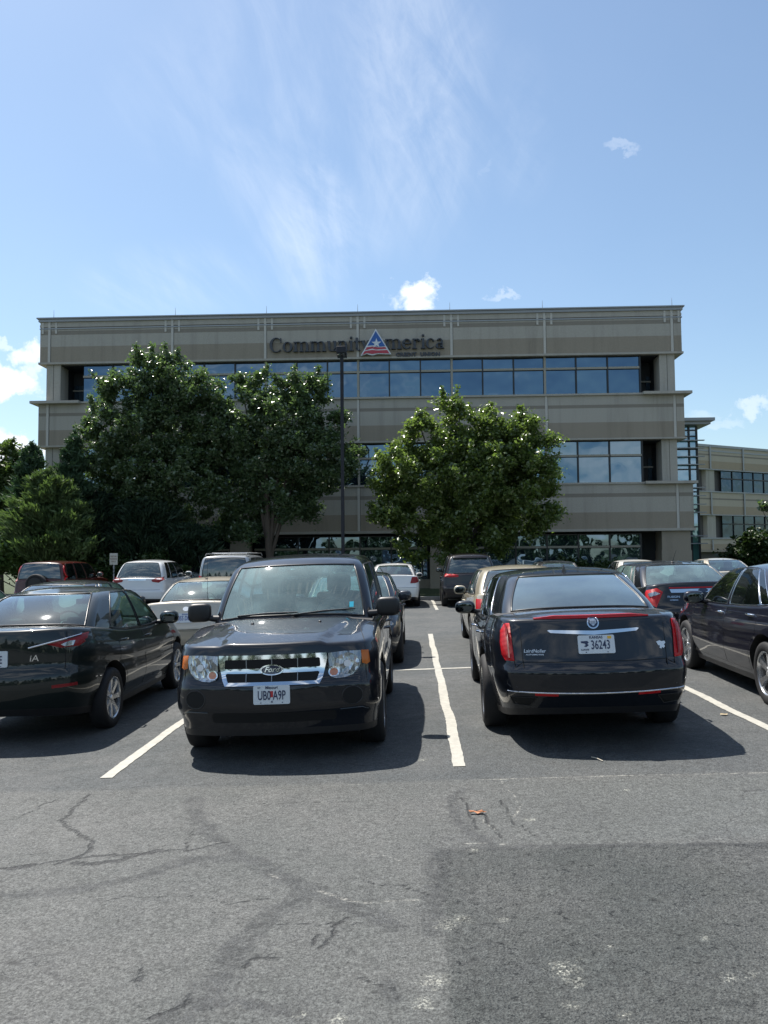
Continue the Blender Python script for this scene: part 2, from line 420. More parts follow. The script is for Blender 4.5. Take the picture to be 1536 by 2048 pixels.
cr = [[(178, 1588), (150, 1620), (122, 1642), (150, 1662), (182, 1685), (170, 1705), (130, 1725), (115, 1728)],
      [(-10, 1738), (80, 1728), (190, 1712), (330, 1705)], [(200, 1797), (300, 1793), (400, 1790), (450, 1806), (540, 1798)],
      [(372, 1700), (386, 1665), (395, 1655)], [(340, 1700), (380, 1702), (460, 1684)], [(560, 1846), (640, 1850), (725, 1846)],
      [(690, 1840), (665, 1868), (650, 1890)], [(640, 1870), (628, 1880), (640, 1900)], [(500, 1932), (520, 1912), (560, 1918)],
      [(960, 1620), (990, 1660), (1010, 1680)], [(926, 1595), (940, 1625), (958, 1660)], [(1040, 1650), (1070, 1672)],
      [(700, 1756), (760, 1770), (830, 1772)], [(700, 1945), (740, 1968), (790, 1980)], [(260, 1960), (300, 1950), (280, 1935)],
      [(1080, 1655), (1200, 1668), (1310, 1688)], [(300, 2040), (350, 2020), (380, 1990)], [(30, 1640), (70, 1622), (110, 1600)],
      [(250, 1715), (320, 1700)], [(150, 1728), (240, 1722)], [(20, 1740), (60, 1732)], [(450, 1610), (620, 1606), (780, 1600)],
      [(810, 1772), (860, 1790)], [(1000, 1600), (1030, 1650)], [(200, 1580), (330, 1570), (500, 1570)]]
cracks = [wiggle(gp(l), 0.012, 0.05, i) for i, l in enumerate(cr)]
attr('crack', cracks, wmul=[0.7, 0.8, 1.3, 1.0, 1.0, 1.2, 0.9, 1.0, 0.8, 0.9, 0.9, 1, 1.4, 1, .9, 1.3, .9, 1.2, .6, .45, .45, 2, 1, 1, 1.6])
lt = [[(635, 1780), (680, 1795), (715, 1806), (770, 1803), (835, 1800)], [(715, 1706), (780, 1712), (850, 1738)],
      [(380, 1692), (440, 1684)], [(1180, 1553), (1536, 1545), (1580, 1544)], [(880, 1562), (1180, 1553)], [(300, 1576), (880, 1566)], [(960, 1636), (990, 1660)],
      [(1005, 1560), (1040, 1610), (1030, 1640)], [(540, 1750), (560, 1758)], [(-20, 1640), (60, 1622)], [(915, 1685), (1050, 1690)]]
attr('pale', [wiggle(gp(l), 0.006, 0.06, 40+i) for i, l in enumerate(lt)], wmul=[0.8, 1.3, 1.3, 0.9, 1.4, 2.2, 1, 1.1, 0.8, 1.5, 1.2])
spots = [(890, 1850, .08), (925, 1838, .07), (870, 1962, .09), (850, 2005, .07), (1130, 1940, .10), (1150, 1965, .06), (1160, 1918, .03), (1220, 1893, .02), (1140, 2010, .05), (1005, 1840, .05),
         (1460, 1955, .06), (1510, 1950, .04), (1410, 1876, .03), (1060, 1640, .06), (1250, 2030, .05), (600, 2030, .04), (475, 2015, .03), (552, 1896, .02), (845, 1520, .07), (1255, 1580, .04), (680, 2040, .06), (945, 1700, .05)]
d = np.full(len(P), 1.0); PN = P[near]; dn = np.full(len(PN), 1.0)
for sx_, sy_, r_ in spots:
    g_ = ground_at(sx_, sy_); dn = np.minimum(dn, np.hypot(PN[:, 0]-g_.x, PN[:, 1]-g_.y)/r_*0.1)
d[near] = dn
a_ = me.attributes.new('spot', 'FLOAT', 'POINT'); a_.data.foreach_set('value', d.astype(np.float32))
seam_x = float(ground_at(878, 1800).x); seam_y = float(ground_at(1200, 1692).y); joint_y = float(ground_at(1180, 1554).y)

m, t = new_mat('asphalt')
co = worldco(t); s_ = t.n('ShaderNodeSeparateXYZ', inp={0: co})
def A(n): return t.n('ShaderNodeAttribute', attribute_name=n).outputs['Fac']
big = t.noise(co, 0.7, 5, 0.6); med = t.noise(co, 5, 5, 0.65); fine = t.noise(co, 70, 3, 0.75); vfine = t.noise(co, 160, 2, 0.7)
wobx = t.math('ADD', t.math('MULTIPLY', t.math('SUBTRACT', t.noise(co, 3, 6, 0.7), 0.5), 0.16), t.math('MULTIPLY', t.math('SUBTRACT', t.noise(co, 40, 3, 0.7), 0.5), 0.05))
stall = t.ramp(t.math('ADD', s_.outputs[1], wobx), joint_y-0.06, joint_y+0.10)
patch = t.math('MULTIPLY', t.ramp(t.math('ADD', s_.outputs[0], wobx), seam_x-0.01, seam_x+0.04), t.ramp(t.math('ADD', s_.outputs[1], t.math('MULTIPLY', wobx, 0.5)), seam_y+0.02, seam_y-0.03))
old = t.mix(med, (0.050, 0.053, 0.050), (0.090, 0.094, 0.089))
new = t.mix(med, (0.035, 0.040, 0.041), (0.062, 0.069, 0.070))
dark = t.mix(med, (0.032, 0.036, 0.034), (0.058, 0.063, 0.059))
c = t.mix(stall, old, new); c = t.mix(patch, c, dark)
c = t.mix(t.ramp(big, 0.35, 0.70, 0, 0.7), c, t.mix(0.5, c, (0.125, 0.122, 0.115)))
# blue-grey worn film between the seams
film = t.math('MULTIPLY', t.math('MULTIPLY', t.ramp(s_.outputs[1], seam_y, seam_y+0.15), t.ramp(s_.outputs[1], joint_y, joint_y-0.15)), t.math('MULTIPLY', t.ramp(s_.outputs[0], 0.5, 1.2), t.ramp(big, 0.3, 0.6)))
c = t.mix(t.math('MULTIPLY', film, 0.4), c, (0.078, 0.086, 0.082))
c = t.mix(t.ramp(t.noise(co, 1.7, 6, 0.7, 0.8), 0.5, 0.72, 0, 0.45), c, (0.05, 0.052, 0.052))
# wide tar-coloured smears
nz = t.noise(co, 9, 5, 0.7)
brk = t.ramp(t.noise(co, 16, 6, 0.8), 0.34, 0.58, 0.15, 1.0)
wd = t.ramp(t.math('ADD', A('wide'), t.math('MULTIPLY', t.math('SUBTRACT', nz, 0.5), 0.20)), 0.085, 0.03)
c = t.mix(t.math('MULTIPLY', wd, t.math('MULTIPLY', brk, 0.85)), c, (0.036, 0.038, 0.038))
# fine cracks
nz2 = t.noise(co, 30, 4, 0.7)
ck = t.ramp(t.math('ADD', A('crack'), t.math('MULTIPLY', t.math('SUBTRACT', nz2, 0.45), 0.035)), 0.016, 0.005)
c = t.mix(t.math('MULTIPLY', ck, t.ramp(nz2, 0.3, 0.6, 0.5, 0.9)), c, (0.012, 0.012, 0.013))
pl = t.math('MULTIPLY', t.ramp(t.math('ADD', A('pale'), t.math('MULTIPLY', t.math('SUBTRACT', nz2, 0.4), 0.04)), 0.018, 0.003), t.ramp(t.noise(co, 6, 2, 0.5), 0.35, 0.55))
c = t.mix(t.math('MULTIPLY', pl, 0.6), c, (0.34, 0.33, 0.29))
sp = t.ramp(t.math('ADD', A('spot'), t.math('MULTIPLY', t.math('SUBTRACT', t.noise(co, 22, 6, 0.8), 0.5), 0.28)), 0.09, 0.0)
c = t.mix(t.math('MULTIPLY', sp, t.ramp(t.noise(co, 75, 3, 0.8), 0.46, 0.58, 0.0, 0.8)), c, (0.34, 0.34, 0.29))
# far generic cracks
vw = t.vmath('ADD', co, t.vmath('SCALE', t.vmath('SUBTRACT', t.noise(co, 1.4, 4, 0.6, out=1), (0.5, 0.5, 0.5)).outputs[0], scale=0.9).outputs[0])
vor = t.n('ShaderNodeTexVoronoi', feature='DISTANCE_TO_EDGE', inp={'Vector': vw.outputs[0], 'Scale': 0.45})
vc = t.math('MULTIPLY', t.ramp(vor.outputs[0], 0.006, 0.001), t.math('MULTIPLY', t.ramp(big, 0.5, 0.62), t.math('SUBTRACT', 1.0, patch)))
c = t.mix(t.math('MULTIPLY', vc, 0.55), c, (0.02, 0.02, 0.02))
# aggregate and pits
vo = t.n('ShaderNodeTexVoronoi', inp={'Vector': co, 'Scale': 95.0})
pit = t.ramp(t.math('SUBTRACT', t.noise(co, 26, 6, 0.85, 0.5), t.math('MULTIPLY', patch, 0.012)), 0.41, 0.31)
pit2 = t.ramp(t.noise(co, 11, 9, 0.95, 1.2), 0.37, 0.33)
agg = t.math('MULTIPLY', t.math('MULTIPLY', t.ramp(fine, 0.3, 0.72, 0.50, 1.6), t.ramp(vfine, 0.3, 0.7, 0.75, 1.25)), t.ramp(t.noise(co, 24, 5, 0.8), 0.35, 0.62, 0.74, 1.2))
cm = t.vmath('SCALE', c, scale=agg)
stone = t.math('MULTIPLY', t.ramp(vfine, 0.66, 0.78), t.ramp(vo.outputs[0], 0.35, 0.15))
c2_ = t.mix(t.math('MULTIPLY', stone, 0.55), cm.outputs[0], (0.36, 0.36, 0.34))
c2_ = t.mix(t.math('MULTIPLY', pit, t.math('ADD', 0.6, t.math('MULTIPLY', patch, 0.1))), c2_, (0.018, 0.019, 0.02))
c2_ = t.mix(t.math('MULTIPLY', pit2, 0.8), c2_, (0.014, 0.015, 0.015))
h = t.math('ADD', t.math('MULTIPLY', fine, 1.0), t.math('ADD', t.math('MULTIPLY', vo.outputs[0], 0.5), t.math('MULTIPLY', pit, -1.2)))
h = t.math('ADD', h, t.math('MULTIPLY', ck, -3.0))
bmp = t.n('ShaderNodeBump', inp={'Strength': t.math('ADD', 0.55, t.math('MULTIPLY', patch, 0.35)), 'Distance': 0.014, 'Height': h})
p = t.n('ShaderNodeBsdfPrincipled', inp={'Base Color': c2_, 'Roughness': t.ramp(med, 0.3, 0.7, 0.62, 0.85), 'Specular IOR Level': 0.45, 'Normal': bmp.outputs[0]})
t.n('ShaderNodeOutputMaterial', inp={0: p})
lot = link('parking_lot', me, None, [m]); lot['kind'] = 'structure'

m, t = new_mat('lawn_grass'); co = worldco(t)
n1 = t.noise(co, 0.6, 4, 0.6); n2 = t.noise(co, 25, 3, 0.8)
c = t.mix(n1, (0.035, 0.06, 0.015), (0.075, 0.095, 0.03)); c = t.mix(t.ramp(n2, 0.35, 0.7), c, t.vmath('SCALE', c, scale=0.5).outputs[0])
b = t.n('ShaderNodeBump', inp={'Strength': 1.0, 'Distance': 0.05, 'Height': n2})
p = t.n('ShaderNodeBsdfPrincipled', inp={'Base Color': c, 'Roughness': 0.85, 'Normal': b.outputs[0]}); t.n('ShaderNodeOutputMaterial', inp={0: p})
M['grass'] = m
M['concrete'] = simple('kerb_concrete', (0.34, 0.33, 0.30), 0.8, var=0.25, vscale=4, bump=0.004, world=True)
g = MB(); g.add([(-3000, -3000, -0.45), (3000, -3000, -0.45), (3000, 3000, -0.45), (-3000, 3000, -0.45)], [(0, 1, 2, 3)])
o = g.build('ground', M['grass'], smooth=False); o['kind'] = 'structure'
g = MB(); g.box((0, 65.55, -0.15), (139, 68.9, 0.5)); o = g.build('lawn', M['grass'], smooth=False); o['kind'] = 'structure'
g = MB(); g.box((0, 31.02, -0.1), (140, 0.16, 0.48), bev=0.02); o = g.build('kerb', M['concrete']); o['kind'] = 'structure'

# painted stall lines: one sheet per painted line, worn edges
m, t = new_mat('line_paint'); co = worldco(t)
n1 = t.noise(co, 12, 5, 0.7); n2 = t.noise(co, 90, 3, 0.8)
c = t.mix(t.ramp(n1, 0.3, 0.7), (0.33, 0.32, 0.28), (0.42, 0.405, 0.355))
c = t.mix(t.math('MULTIPLY', t.ramp(n2, 0.62, 0.72), t.ramp(n1, 0.4, 0.6)), c, (0.16, 0.16, 0.15))
b = t.n('ShaderNodeBump', inp={'Strength': 0.5, 'Distance': 0.004, 'Height': n2})
p = t.n('ShaderNodeBsdfPrincipled', inp={'Base Color': c, 'Roughness': 0.7, 'Normal': b.outputs[0]}); t.n('ShaderNodeOutputMaterial', inp={0: p})
M['line'] = m
mk = MB()
def painted(x0, y0, x1, y1, wd_=0.1):
    L_ = math.hypot(x1-x0, y1-y0); n = max(2, int(L_/0.07)); ux, uy = (x1-x0)/L_, (y1-y0)/L_
    vs = []; fs = []
    for i in range(n+1):
        q = i/n; cx, cy = x0+(x1-x0)*q, y0+(y1-y0)*q
        off = 0.006*math.sin(cy*2.1+x0)+0.003*math.sin(cy*5+cx)
        for sgn in (-1, 1):
            wv2 = wd_/2+random.uniform(-0.004, 0.004)+0.003*math.sin(cy*3.3+sgn+x0)
            px_, py_ = cx-uy*(sgn*wv2+off), cy+ux*(sgn*wv2+off)
            vs.append((px_, py_, float(zg(px_, py_))+0.005))
        if i: fs.append((2*i-2, 2*i-1, 2*i+1, 2*i))
    mk.add(vs, fs)
y0, yT, y2 = 6.53, 12.1, 17.45
for k in range(-7, 9):
    xx = 0.36+2.85*k+(0.02 if k == 1 else 0)
    painted(xx, y0+(0.0 if k != -1 else -0.04), xx, yT); painted(xx, yT+0.06, xx, y2)
    painted(xx+0.38, 25.2, xx+0.38, 30.8)
painted(-20, yT, 23.2, yT)
o = mk.build('stall_markings', M['line'], smooth=False, fix=False); o['kind'] = 'structure'
# a curled dry leaf, a twig and a strip of litter
lf = MB(); g_ = ground_at(952, 1628); zz = float(zg(g_.x, g_.y))
pts = [(0, 0), (.02, .022), (.055, .03), (.05, .012), (.09, .008), (.06, -.006), (.07, -.025), (.035, -.018), (.01, -.03), (-.02, -.012), (-.05, -.022), (-.045, .002), (-.06, .02), (-.02, .012)]
vs = [(0, 0, .012)]+[(x*0.8, y*0.8, .004+.35*abs(x*y)*10+.012*math.sin(i*2.2)**2) for i, (x, y) in enumerate(pts[1:])]
lf.add([(x+g_.x, y+g_.y, z+zz+.004) for x, y, z in vs], [(0, i, i+1) for i in range(1, len(vs)-1)]+[(0, len(vs)-1, 1)])
tag(lf.build('dry_leaf', simple('dead_leaf', (0.42, 0.17, 0.07), 0.6), smooth=False), 'small curled brown dry leaf lying on the bare asphalt', 'leaf')
tw = MB(); a = ground_at(1183, 1516); b = ground_at(1206, 1524)
tw.tube([(a.x, a.y, a.z+.008), ((a.x+b.x)/2, (a.y+b.y)/2, a.z+.014), (b.x, b.y, b.z+.008)], 0.004, n=6)
tag(tw.build('twig', simple('dry_straw', (0.5, 0.45, 0.36), 0.7)), 'thin pale straw twig lying behind the big black sedan', 'twig')
lf = MB(); g_ = ground_at(1448, 1431)
vs = [(0, 0, .012), (.05, .01, .02), (.03, .035, .012), (-.03, .03, .02), (-.05, 0, .008), (-.02, -.03, .014), (.03, -.025, .01)]
lf.add([(x*.8+g_.x, y*.8+g_.y, z+g_.z) for x, y, z in vs], [(0, i, i % 6+1) for i in range(1, 7)])
tag(lf.build('dry_leaf', simple('pale_dead_leaf', (0.35, 0.28, 0.17), 0.6), smooth=False), 'pale dry leaf beside the painted line near the navy sedan', 'leaf')
# ------------------------------------------------------------------ cars
NF, NC, NR = 14, 8, 14
def outline(yF, yR, w, bowf, rcf, bowr, rcr, tf, tr, sfr):
    """half outline from front centre to rear centre, x >= 0"""
    wf = w-tf; wr = w-tr
    pts = []
    xc = wf-rcf[0]
    yc = yF-bowf
    for i in range(NF):
        x = xc*i/(NF-1); pts.append((x, yF-bowf*(x/xc)**2.2))
    sl = -2.2*bowf/xc
    for i in range(1, NC):
        a = math.pi/2*i/NC; pts.append((xc+rcf[0]*math.sin(a), yc+sl*rcf[0]*math.sin(a)*0.6-rcf[1]*(1-math.cos(a))))
    ys = yc+sl*rcf[0]*0.6-rcf[1]; yc2 = yR+bowr; xr = wr-rcr[0]; sr = 2.2*bowr/xr; ye = yc2+sr*rcr[0]*0.6+rcr[1]
    for q in sfr:
        y = ys+(ye-ys)*q
        x = w-tf*max(0, 1-q/0.42)**2-tr*max(0, (q-0.6)/0.4)**2
        pts.append((x, y))
    for i in range(1, NC):
        a = math.pi/2*(NC-i)/NC; pts.append((xr+rcr[0]*math.sin(a), yc2+sr*rcr[0]*math.sin(a)*0.6+rcr[1]*(1-math.cos(a))))
    for i in range(NR):
        x = xr*(NR-1-i)/(NR-1); pts.append((x, yR+bowr*(x/xr)**2.2))
    return np.array(pts)
def sfracs(brk, per=10):
    out = [0.0]
    bs = sorted(set([0.0, 1.0]+list(brk)))
    for a, b in zip(bs[:-1], bs[1:]):
        n = max(1, int(round((b-a)*per*4)))
        out += [a+(b-a)*(i+1)/n for i in range(n)]
    return np.array(out)

class Car:
    def __init__(s, S): s.S = S; s.geom()
    def geom(s):
        S = s.S; L2 = S['L']/2; s.prof = pchip(*zip(*[(L2-a, z) for a, z in reversed(S['prof'])]))  # a = distance behind front
        s.crn = pchip(*zip(*[(L2-a, z) for a, z in reversed(S['crown'])]))
        s.W = S['W']/2; ex = S.get('zextra')
        def Zt(x, y):
            z = s.prof(y)-s.crn(y)*(np.abs(x)/s.W)**S.get('crp', 2.6)
            if ex: z = z+ex(np.abs(x), y)
            return z
        s.Zt = Zt
        s.zb = pchip(*zip(*[(L2-a, z) for a, z in reversed(S['bot'])]))
        fp = pchip(*zip(*S['fprof'])); rp = pchip(*zip(*S['rprof'])); wp = pchip(*zip(*S['wprof']))
        fr = sfracs([], 14)
        fil = S.get('fil', 0.05); half = []; mats = []
        rows = list(np.linspace(0, 1, S.get('rows', 20)))
        pl = S['plan']
        def ring(f, ins): return outline(L2-float(fp(f))-ins, -L2+float(rp(f))+ins, s.W-float(wp(f))-ins, pl['bf'], pl['rf'], pl['br'], pl['rr'], pl['tf'], pl['tr'], fr)
        R = []
        for f in rows:
            o = ring(f, 0); zt = Zt(o[:, 0], o[:, 1])-fil; zb = s.zb(o[:, 1]); z = zb+f*(zt-zb); R.append(np.column_stack([o, z])); mats.append(1 if f < S.get('trim', 0.1) else 0)
        for a in (0.25, 0.5, 0.75, 1.0):
            th = a*math.pi/2; o = ring(1.0, fil*(1-math.cos(th))); z = Zt(o[:, 0], o[:, 1])-fil*(1-math.sin(th)); R.append(np.column_stack([o, z])); mats.append(0)
        base = R[-1]; C = S['cab']
        yF0, yR0, w0 = L2-C['F0'], -L2+C['R0'], C['w0']
        sp = np.clip(base[:, 1], -L2+0.75, L2-0.75)
        nk = 22
        for k in range(1, nk+1):
            q = k/nk; o = np.column_stack([base[:, 0]*(1-q), base[:, 1]+(sp-base[:, 1])*q]); z = Zt(o[:, 0], o[:, 1])
            # sunken cabin floor under the glasshouse
            ins = ss(w0-np.abs(o[:, 0]), 0.06, 0.16)*ss(yF0-C.get('dash', 0.5)-o[:, 1], 0, 0.12)*ss(o[:, 1]-yR0-C.get('shelf', 0.25), 0, 0.12)
            z = z-C.get('sink', 0.35)*ins
            R.append(np.column_stack([o, z])); mats.append(0)
        s.R = R; s.cap0 = len(rows)+4-1
        n = len(R[0]); V = []; Fc = []; Mi = []
        for r in R:
            V += [tuple(p) for p in r]+[(-p[0], p[1], p[2]) for p in r[-2:0:-1]]
        m = 2*n-2
        for k in range(len(R)-1):
            for i in range(m):
                a, b = k*m+i, k*m+(i+1) % m; Fc.append((a, b, b+m, a+m))
                mi = mats[k]
                if k >= s.cap0:
                    c = (np.array(V[a])+np.array(V[b+m]))/2
                    if abs(c[0]) < w0-0.03 and yR0+0.05 < c[1] < yF0-0.03: mi = 2
                Mi.append(mi)
        # bottom cap
        b0 = len(V); bsp = [(0.0, float(np.clip(p[1], -L2+.8, L2-.8)), p[2]) for p in V[:m]]
        V += bsp
        for i in range(m): Fc.append((i, b0+i, b0+(i+1) % m, (i+1) % m)); Mi.append(3)
        s.low = (V, Fc, Mi)
        # ---- glasshouse
        br = [q for a in C['side'] for q in a]
        cf_ = sfracs(br, 8)
        yF1, yR1, w1, H = L2-C['F1'], -L2+C['R1'], C['w1'], S['H']
        ym = (yF1+yR1)/2; hl = (yF1-yR1)/2
        def Zr(x, y): return H-C.get('cy', .05)*((y-ym-C.get('peak', 0))/hl)**2-C.get('cx', .06)*(np.abs(x)/w1)**2.4
        s.Zr = Zr
        nf1 = NF-1
        hs = [0.0, C['h0']]+list(np.linspace(C['h0'], C['h1'], 9))[1:]+[(C['h1']+1)/2, 1.0]
        rf = C.get('roof_fil', 0.022); CR = []
        def cring(h, ins):
            u_ = max(0, (h-.72)/.28); e = h; lc = C.get('lcurve', .10); bul = math.sin(math.pi*min(1, h))
            yf = yF0+(yF1-yF0)*e-lc*u_*u_*(yF0-yF1)+C.get('bulF', .03)*bul-ins; yr = yR0+(yR1-yR0)*e+lc*u_*u_*(yR1-yR0)-C.get('bulR', .03)*bul+ins; w_ = w0+(w1-w0)*(e**C.get('wexp', 1.25))+C.get('bulW', .012)*bul-.035*u_*u_-ins
            bf = C['bf0']+(C['bf1']-C['bf0'])*e; brr = C['br0']+(C['br1']-C['br0'])*e; rc = C['rc']; rr = C.get('rcr', rc)
            return outline(yf, yr, w_, bf, rc, brr, rr, C.get('tf', .03)*(1-.3*e), C.get('tr', .06), cf_)
        o1 = cring(1.0, 0); zt = Zr(o1[:, 0], o1[:, 1])
        for h in hs:
            o = cring(h, 0); zb_ = Zt(o[:, 0], o[:, 1])-0.012; uu_ = max(0, (h-.72)/.28); CR.append(np.column_stack([o, zb_+(h-.10*uu_*uu_)/.90*(zt-zb_)]))
        bs = CR[-1]; sp = np.clip(bs[:, 1], yR1+.35, yF1-.35)
        for k in range(1, 9):
            q = k/8; o = np.column_stack([bs[:, 0]*(1-q), bs[:, 1]+(sp-bs[:, 1])*q]); CR.append(np.column_stack([o, Zr(o[:, 0], o[:, 1])]))
        s.CR = CR; s.cf = cf_; n = len(CR[0]); m = 2*n-2; s.cm = m; s.cn = n
        CV = []
        for r in CR: CV += [tuple(p) for p in r]+[(-p[0], p[1], p[2]) for p in r[-2:0:-1]]
        s.CV = CV; quads = {}
        gk0, gk1 = 1, 9
        i0 = NF-1; iS = NF+NC-1; ns = len(cf_); iE = iS+ns; iR = iE+NC-1   # start of rear run
        wx = C.get('fx', NF-1); rx = C.get('rx', 1)
        def sidewin(i):
            if i < iS or i >= iS+ns-1: return None
            a, b = cf_[i-iS], cf_[i-iS+1]
            for j, (u0, u1) in enumerate(C['side']):
                if a >= u0-1e-6 and b <= u1+1e-6: return j
            return None
        bodyF = []; W_ = {}
        for k in range(len(CR)-1):
            for i in range(m):
                f = (k*m+i, k*m+(i+1) % m, (k+1)*m+(i+1) % m, (k+1)*m+i)
                ih = i if i < n-1 else (m-1-i)   # mirrored index
                side = 'R' if i < n-1 else 'L'
                key = None
                if gk0 <= k < gk1:
                    if ih < wx: key = 'windshield'
                    elif ih >= iR+rx-1: key = 'rear_window'
                    else:
                        j = sidewin(ih)
                        if j is not None: key = ('side', j, side)
                if key: W_.setdefault(key, []).append(f)
                else: bodyF.append(f)
        s.bodyF = bodyF; s.win = W_
        bv = list(V)+CV; off = len(V)
        s.bvh = BVHTree.FromPolygons([Vector(v) for v in bv], list(Fc)+[tuple(i+off for i in f) for f in bodyF+[g for l in W_.values() for g in l]])
    # ---- projection helpers
    def hit(s, view, u, v):
        o, d = {'front': ((u, 9, v), (0, -1, 0)), 'rear': ((u, -9, v), (0, 1, 0)), 'right': ((9, u, v), (-1, 0, 0)), 'left': ((-9, u, v), (1, 0, 0)), 'top': ((u, v, 9), (0, 0, -1))}[view]
        r = s.bvh.ray_cast(Vector(o), Vector(d))
        if view in ('front', 'rear'):
            k = 0; uu = math.copysign(min(abs(u), s.W-.045), u); lim = s.S['L']/2-s.S.get('wrap', .34)
            while k < 40 and abs(uu) > .3 and (r[0] is None or abs(r[0].y) < lim or r[0].y*(1 if view == 'front' else -1) < 0 or k == 0 and uu != u) and v < s.S.get('lampz', 1.12):
                if k: uu -= math.copysign(.008, u)
                r = s.bvh.ray_cast(Vector((uu, o[1], v)), Vector(d)); k += 1
        if r[0] is None:
            return None, Vector(d)*-1
        nn = r[1]
        if nn.dot(Vector(d)) > 0: nn = -nn
        return r[0], nn
    def drape(s, mb, poly, view, off=0.004, th=0.02, mi=0, res=0.05, puff=0.0):
        """lay a closed 2D outline on the body as a thin shell"""
        poly = [Vector(p) for p in poly]
        if sum(a.x*b.y-b.x*a.y for a, b in zip(poly, poly[1:]+poly[:1])) < 0: poly.reverse()
        # densify
        P2 = []
        for a, b in zip(poly, poly[1:]+poly[:1]):
            n = max(1, int((b-a).length/res)); P2 += [a+(b-a)*i/n for i in range(n)]
        nb = len(P2); us = [p.x for p in P2]; vs_ = [p.y for p in P2]
        pts = list(P2)
        def inside(q):
            c = False; j = nb-1
            for i in range(nb):
                a, b = P2[i], P2[j]
                if (a.y > q.y) != (b.y > q.y) and q.x < (b.x-a.x)*(q.y-a.y)/(b.y-a.y)+a.x: c = not c
                j = i
            return c
        u = min(us)+res/2
        while u < max(us):
            v = min(vs_)+res/2
            while v < max(vs_):
                q = Vector((u, v))
                if inside(q) and min((q-p).length for p in P2) > res*0.35: pts.append(q)
                v += res
            u += res
        vv, ee, ff, *_ = delaunay_2d_cdt(pts, [], [list(range(nb))], 1, 1e-6)
        top = []; last = None; dirv = {'front': Vector((0, 1, 0)), 'rear': Vector((0, -1, 0)), 'right': Vector((1, 0, 0)), 'left': Vector((-1, 0, 0)), 'top': Vector((0, 0, 1))}[view]
        hits = [s.hit(view, p.x, p.y) for p in vv]
        good = [h[0] for h in hits if h[0] is not None]
        if not good: return mb
        for (h_, nn), p in zip(hits, vv):
            if h_ is None:
                g = min(good, key=lambda q: (s.uv(view, q)-p).length); h_ = g.copy()
                if view in ('front', 'rear'): h_.x, h_.z = p.x, p.y
                elif view == 'top': h_.x, h_.y = p.x, p.y
                else: h_.y, h_.z = p.x, p.y
                nn = dirv
            e = 0.0
            if puff: e = puff*min(1, min((p-b).length for b in P2)/0.05)
            nd = (nn+dirv*0.6).normalized()
            top.append(h_+nd*(off+e))
        b0 = len(mb.v); k = len(vv)
        mb.add(top, [tuple(f) for f in ff], mi)
        # skirt
        cnt = {}
        for f in ff:
            for a, b in zip(f, list(f[1:])+[f[0]]): cnt[(a, b)] = 1
        edge = [(a, b) for (a, b) in cnt if (b, a) not in cnt]
        low = {}; lv = []
        for a, b in edge:
            for q in (a, b):
                if q not in low: low[q] = len(lv); lv.append(top[q]-dirv*th)
        b1 = len(mb.v); mb.add(lv, [], mi)
        for a, b in edge: mb.f.append((b0+b, b0+a, b1+low[a], b1+low[b])); mb.m.append(mi)
        return mb
    def uv(s, view, q):
        return Vector((q.x, q.z)) if view in ('front', 'rear') else (Vector((q.x, q.y)) if view == 'top' else Vector((q.y, q.z)))
    def line(s, mb, pts, view, r=0.003, mi=0, off=0.0, res=0.04, n=6):
        out = []
        for a, b in zip(pts[:-1], pts[1:]):
            a = Vector(a); b = Vector(b); k = max(1, int((b-a).length/res))
            for i in range(k): out.append(a+(b-a)*i/k)
        out.append(Vector(pts[-1])); P = []
        for q in out:
            h_, nn = s.hit(view, q.x, q.y)
            if h_ is not None and (not P or (h_-P[-1]).length < 0.35): P.append(h_+nn*off)
        if len(P) > 1: mb.tube(P, r, mi, n)
        return mb
    def both(s, fn):
        for view, sg in (('right', 1), ('left', -1)): fn(view, sg)

def ellipse(cx, cy, rx, ry, n=28, pw=1.0):
    return [(cx+rx*math.copysign(abs(math.cos(2*math.pi*i/n))**pw, math.cos(2*math.pi*i/n)), cy+ry*math.copysign(abs(math.sin(2*math.pi*i/n))**pw, math.sin(2*math.pi*i/n))) for i in range(n)]
def rrect(cx, cy, w, h, r, n=5):
    out = []
    for (sx, sy, a0) in ((1, 1, 0), (-1, 1, 90), (-1, -1, 180), (1, -1, 270)):
        for i in range(n+1):
            a = rad(a0+90*i/n); out.append((cx+sx*(w/2-r)+r*math.cos(a), cy+sy*(h/2-r)+r*math.sin(a)))
    return out
def mirx(p): return [(-a, b) for a, b in p]

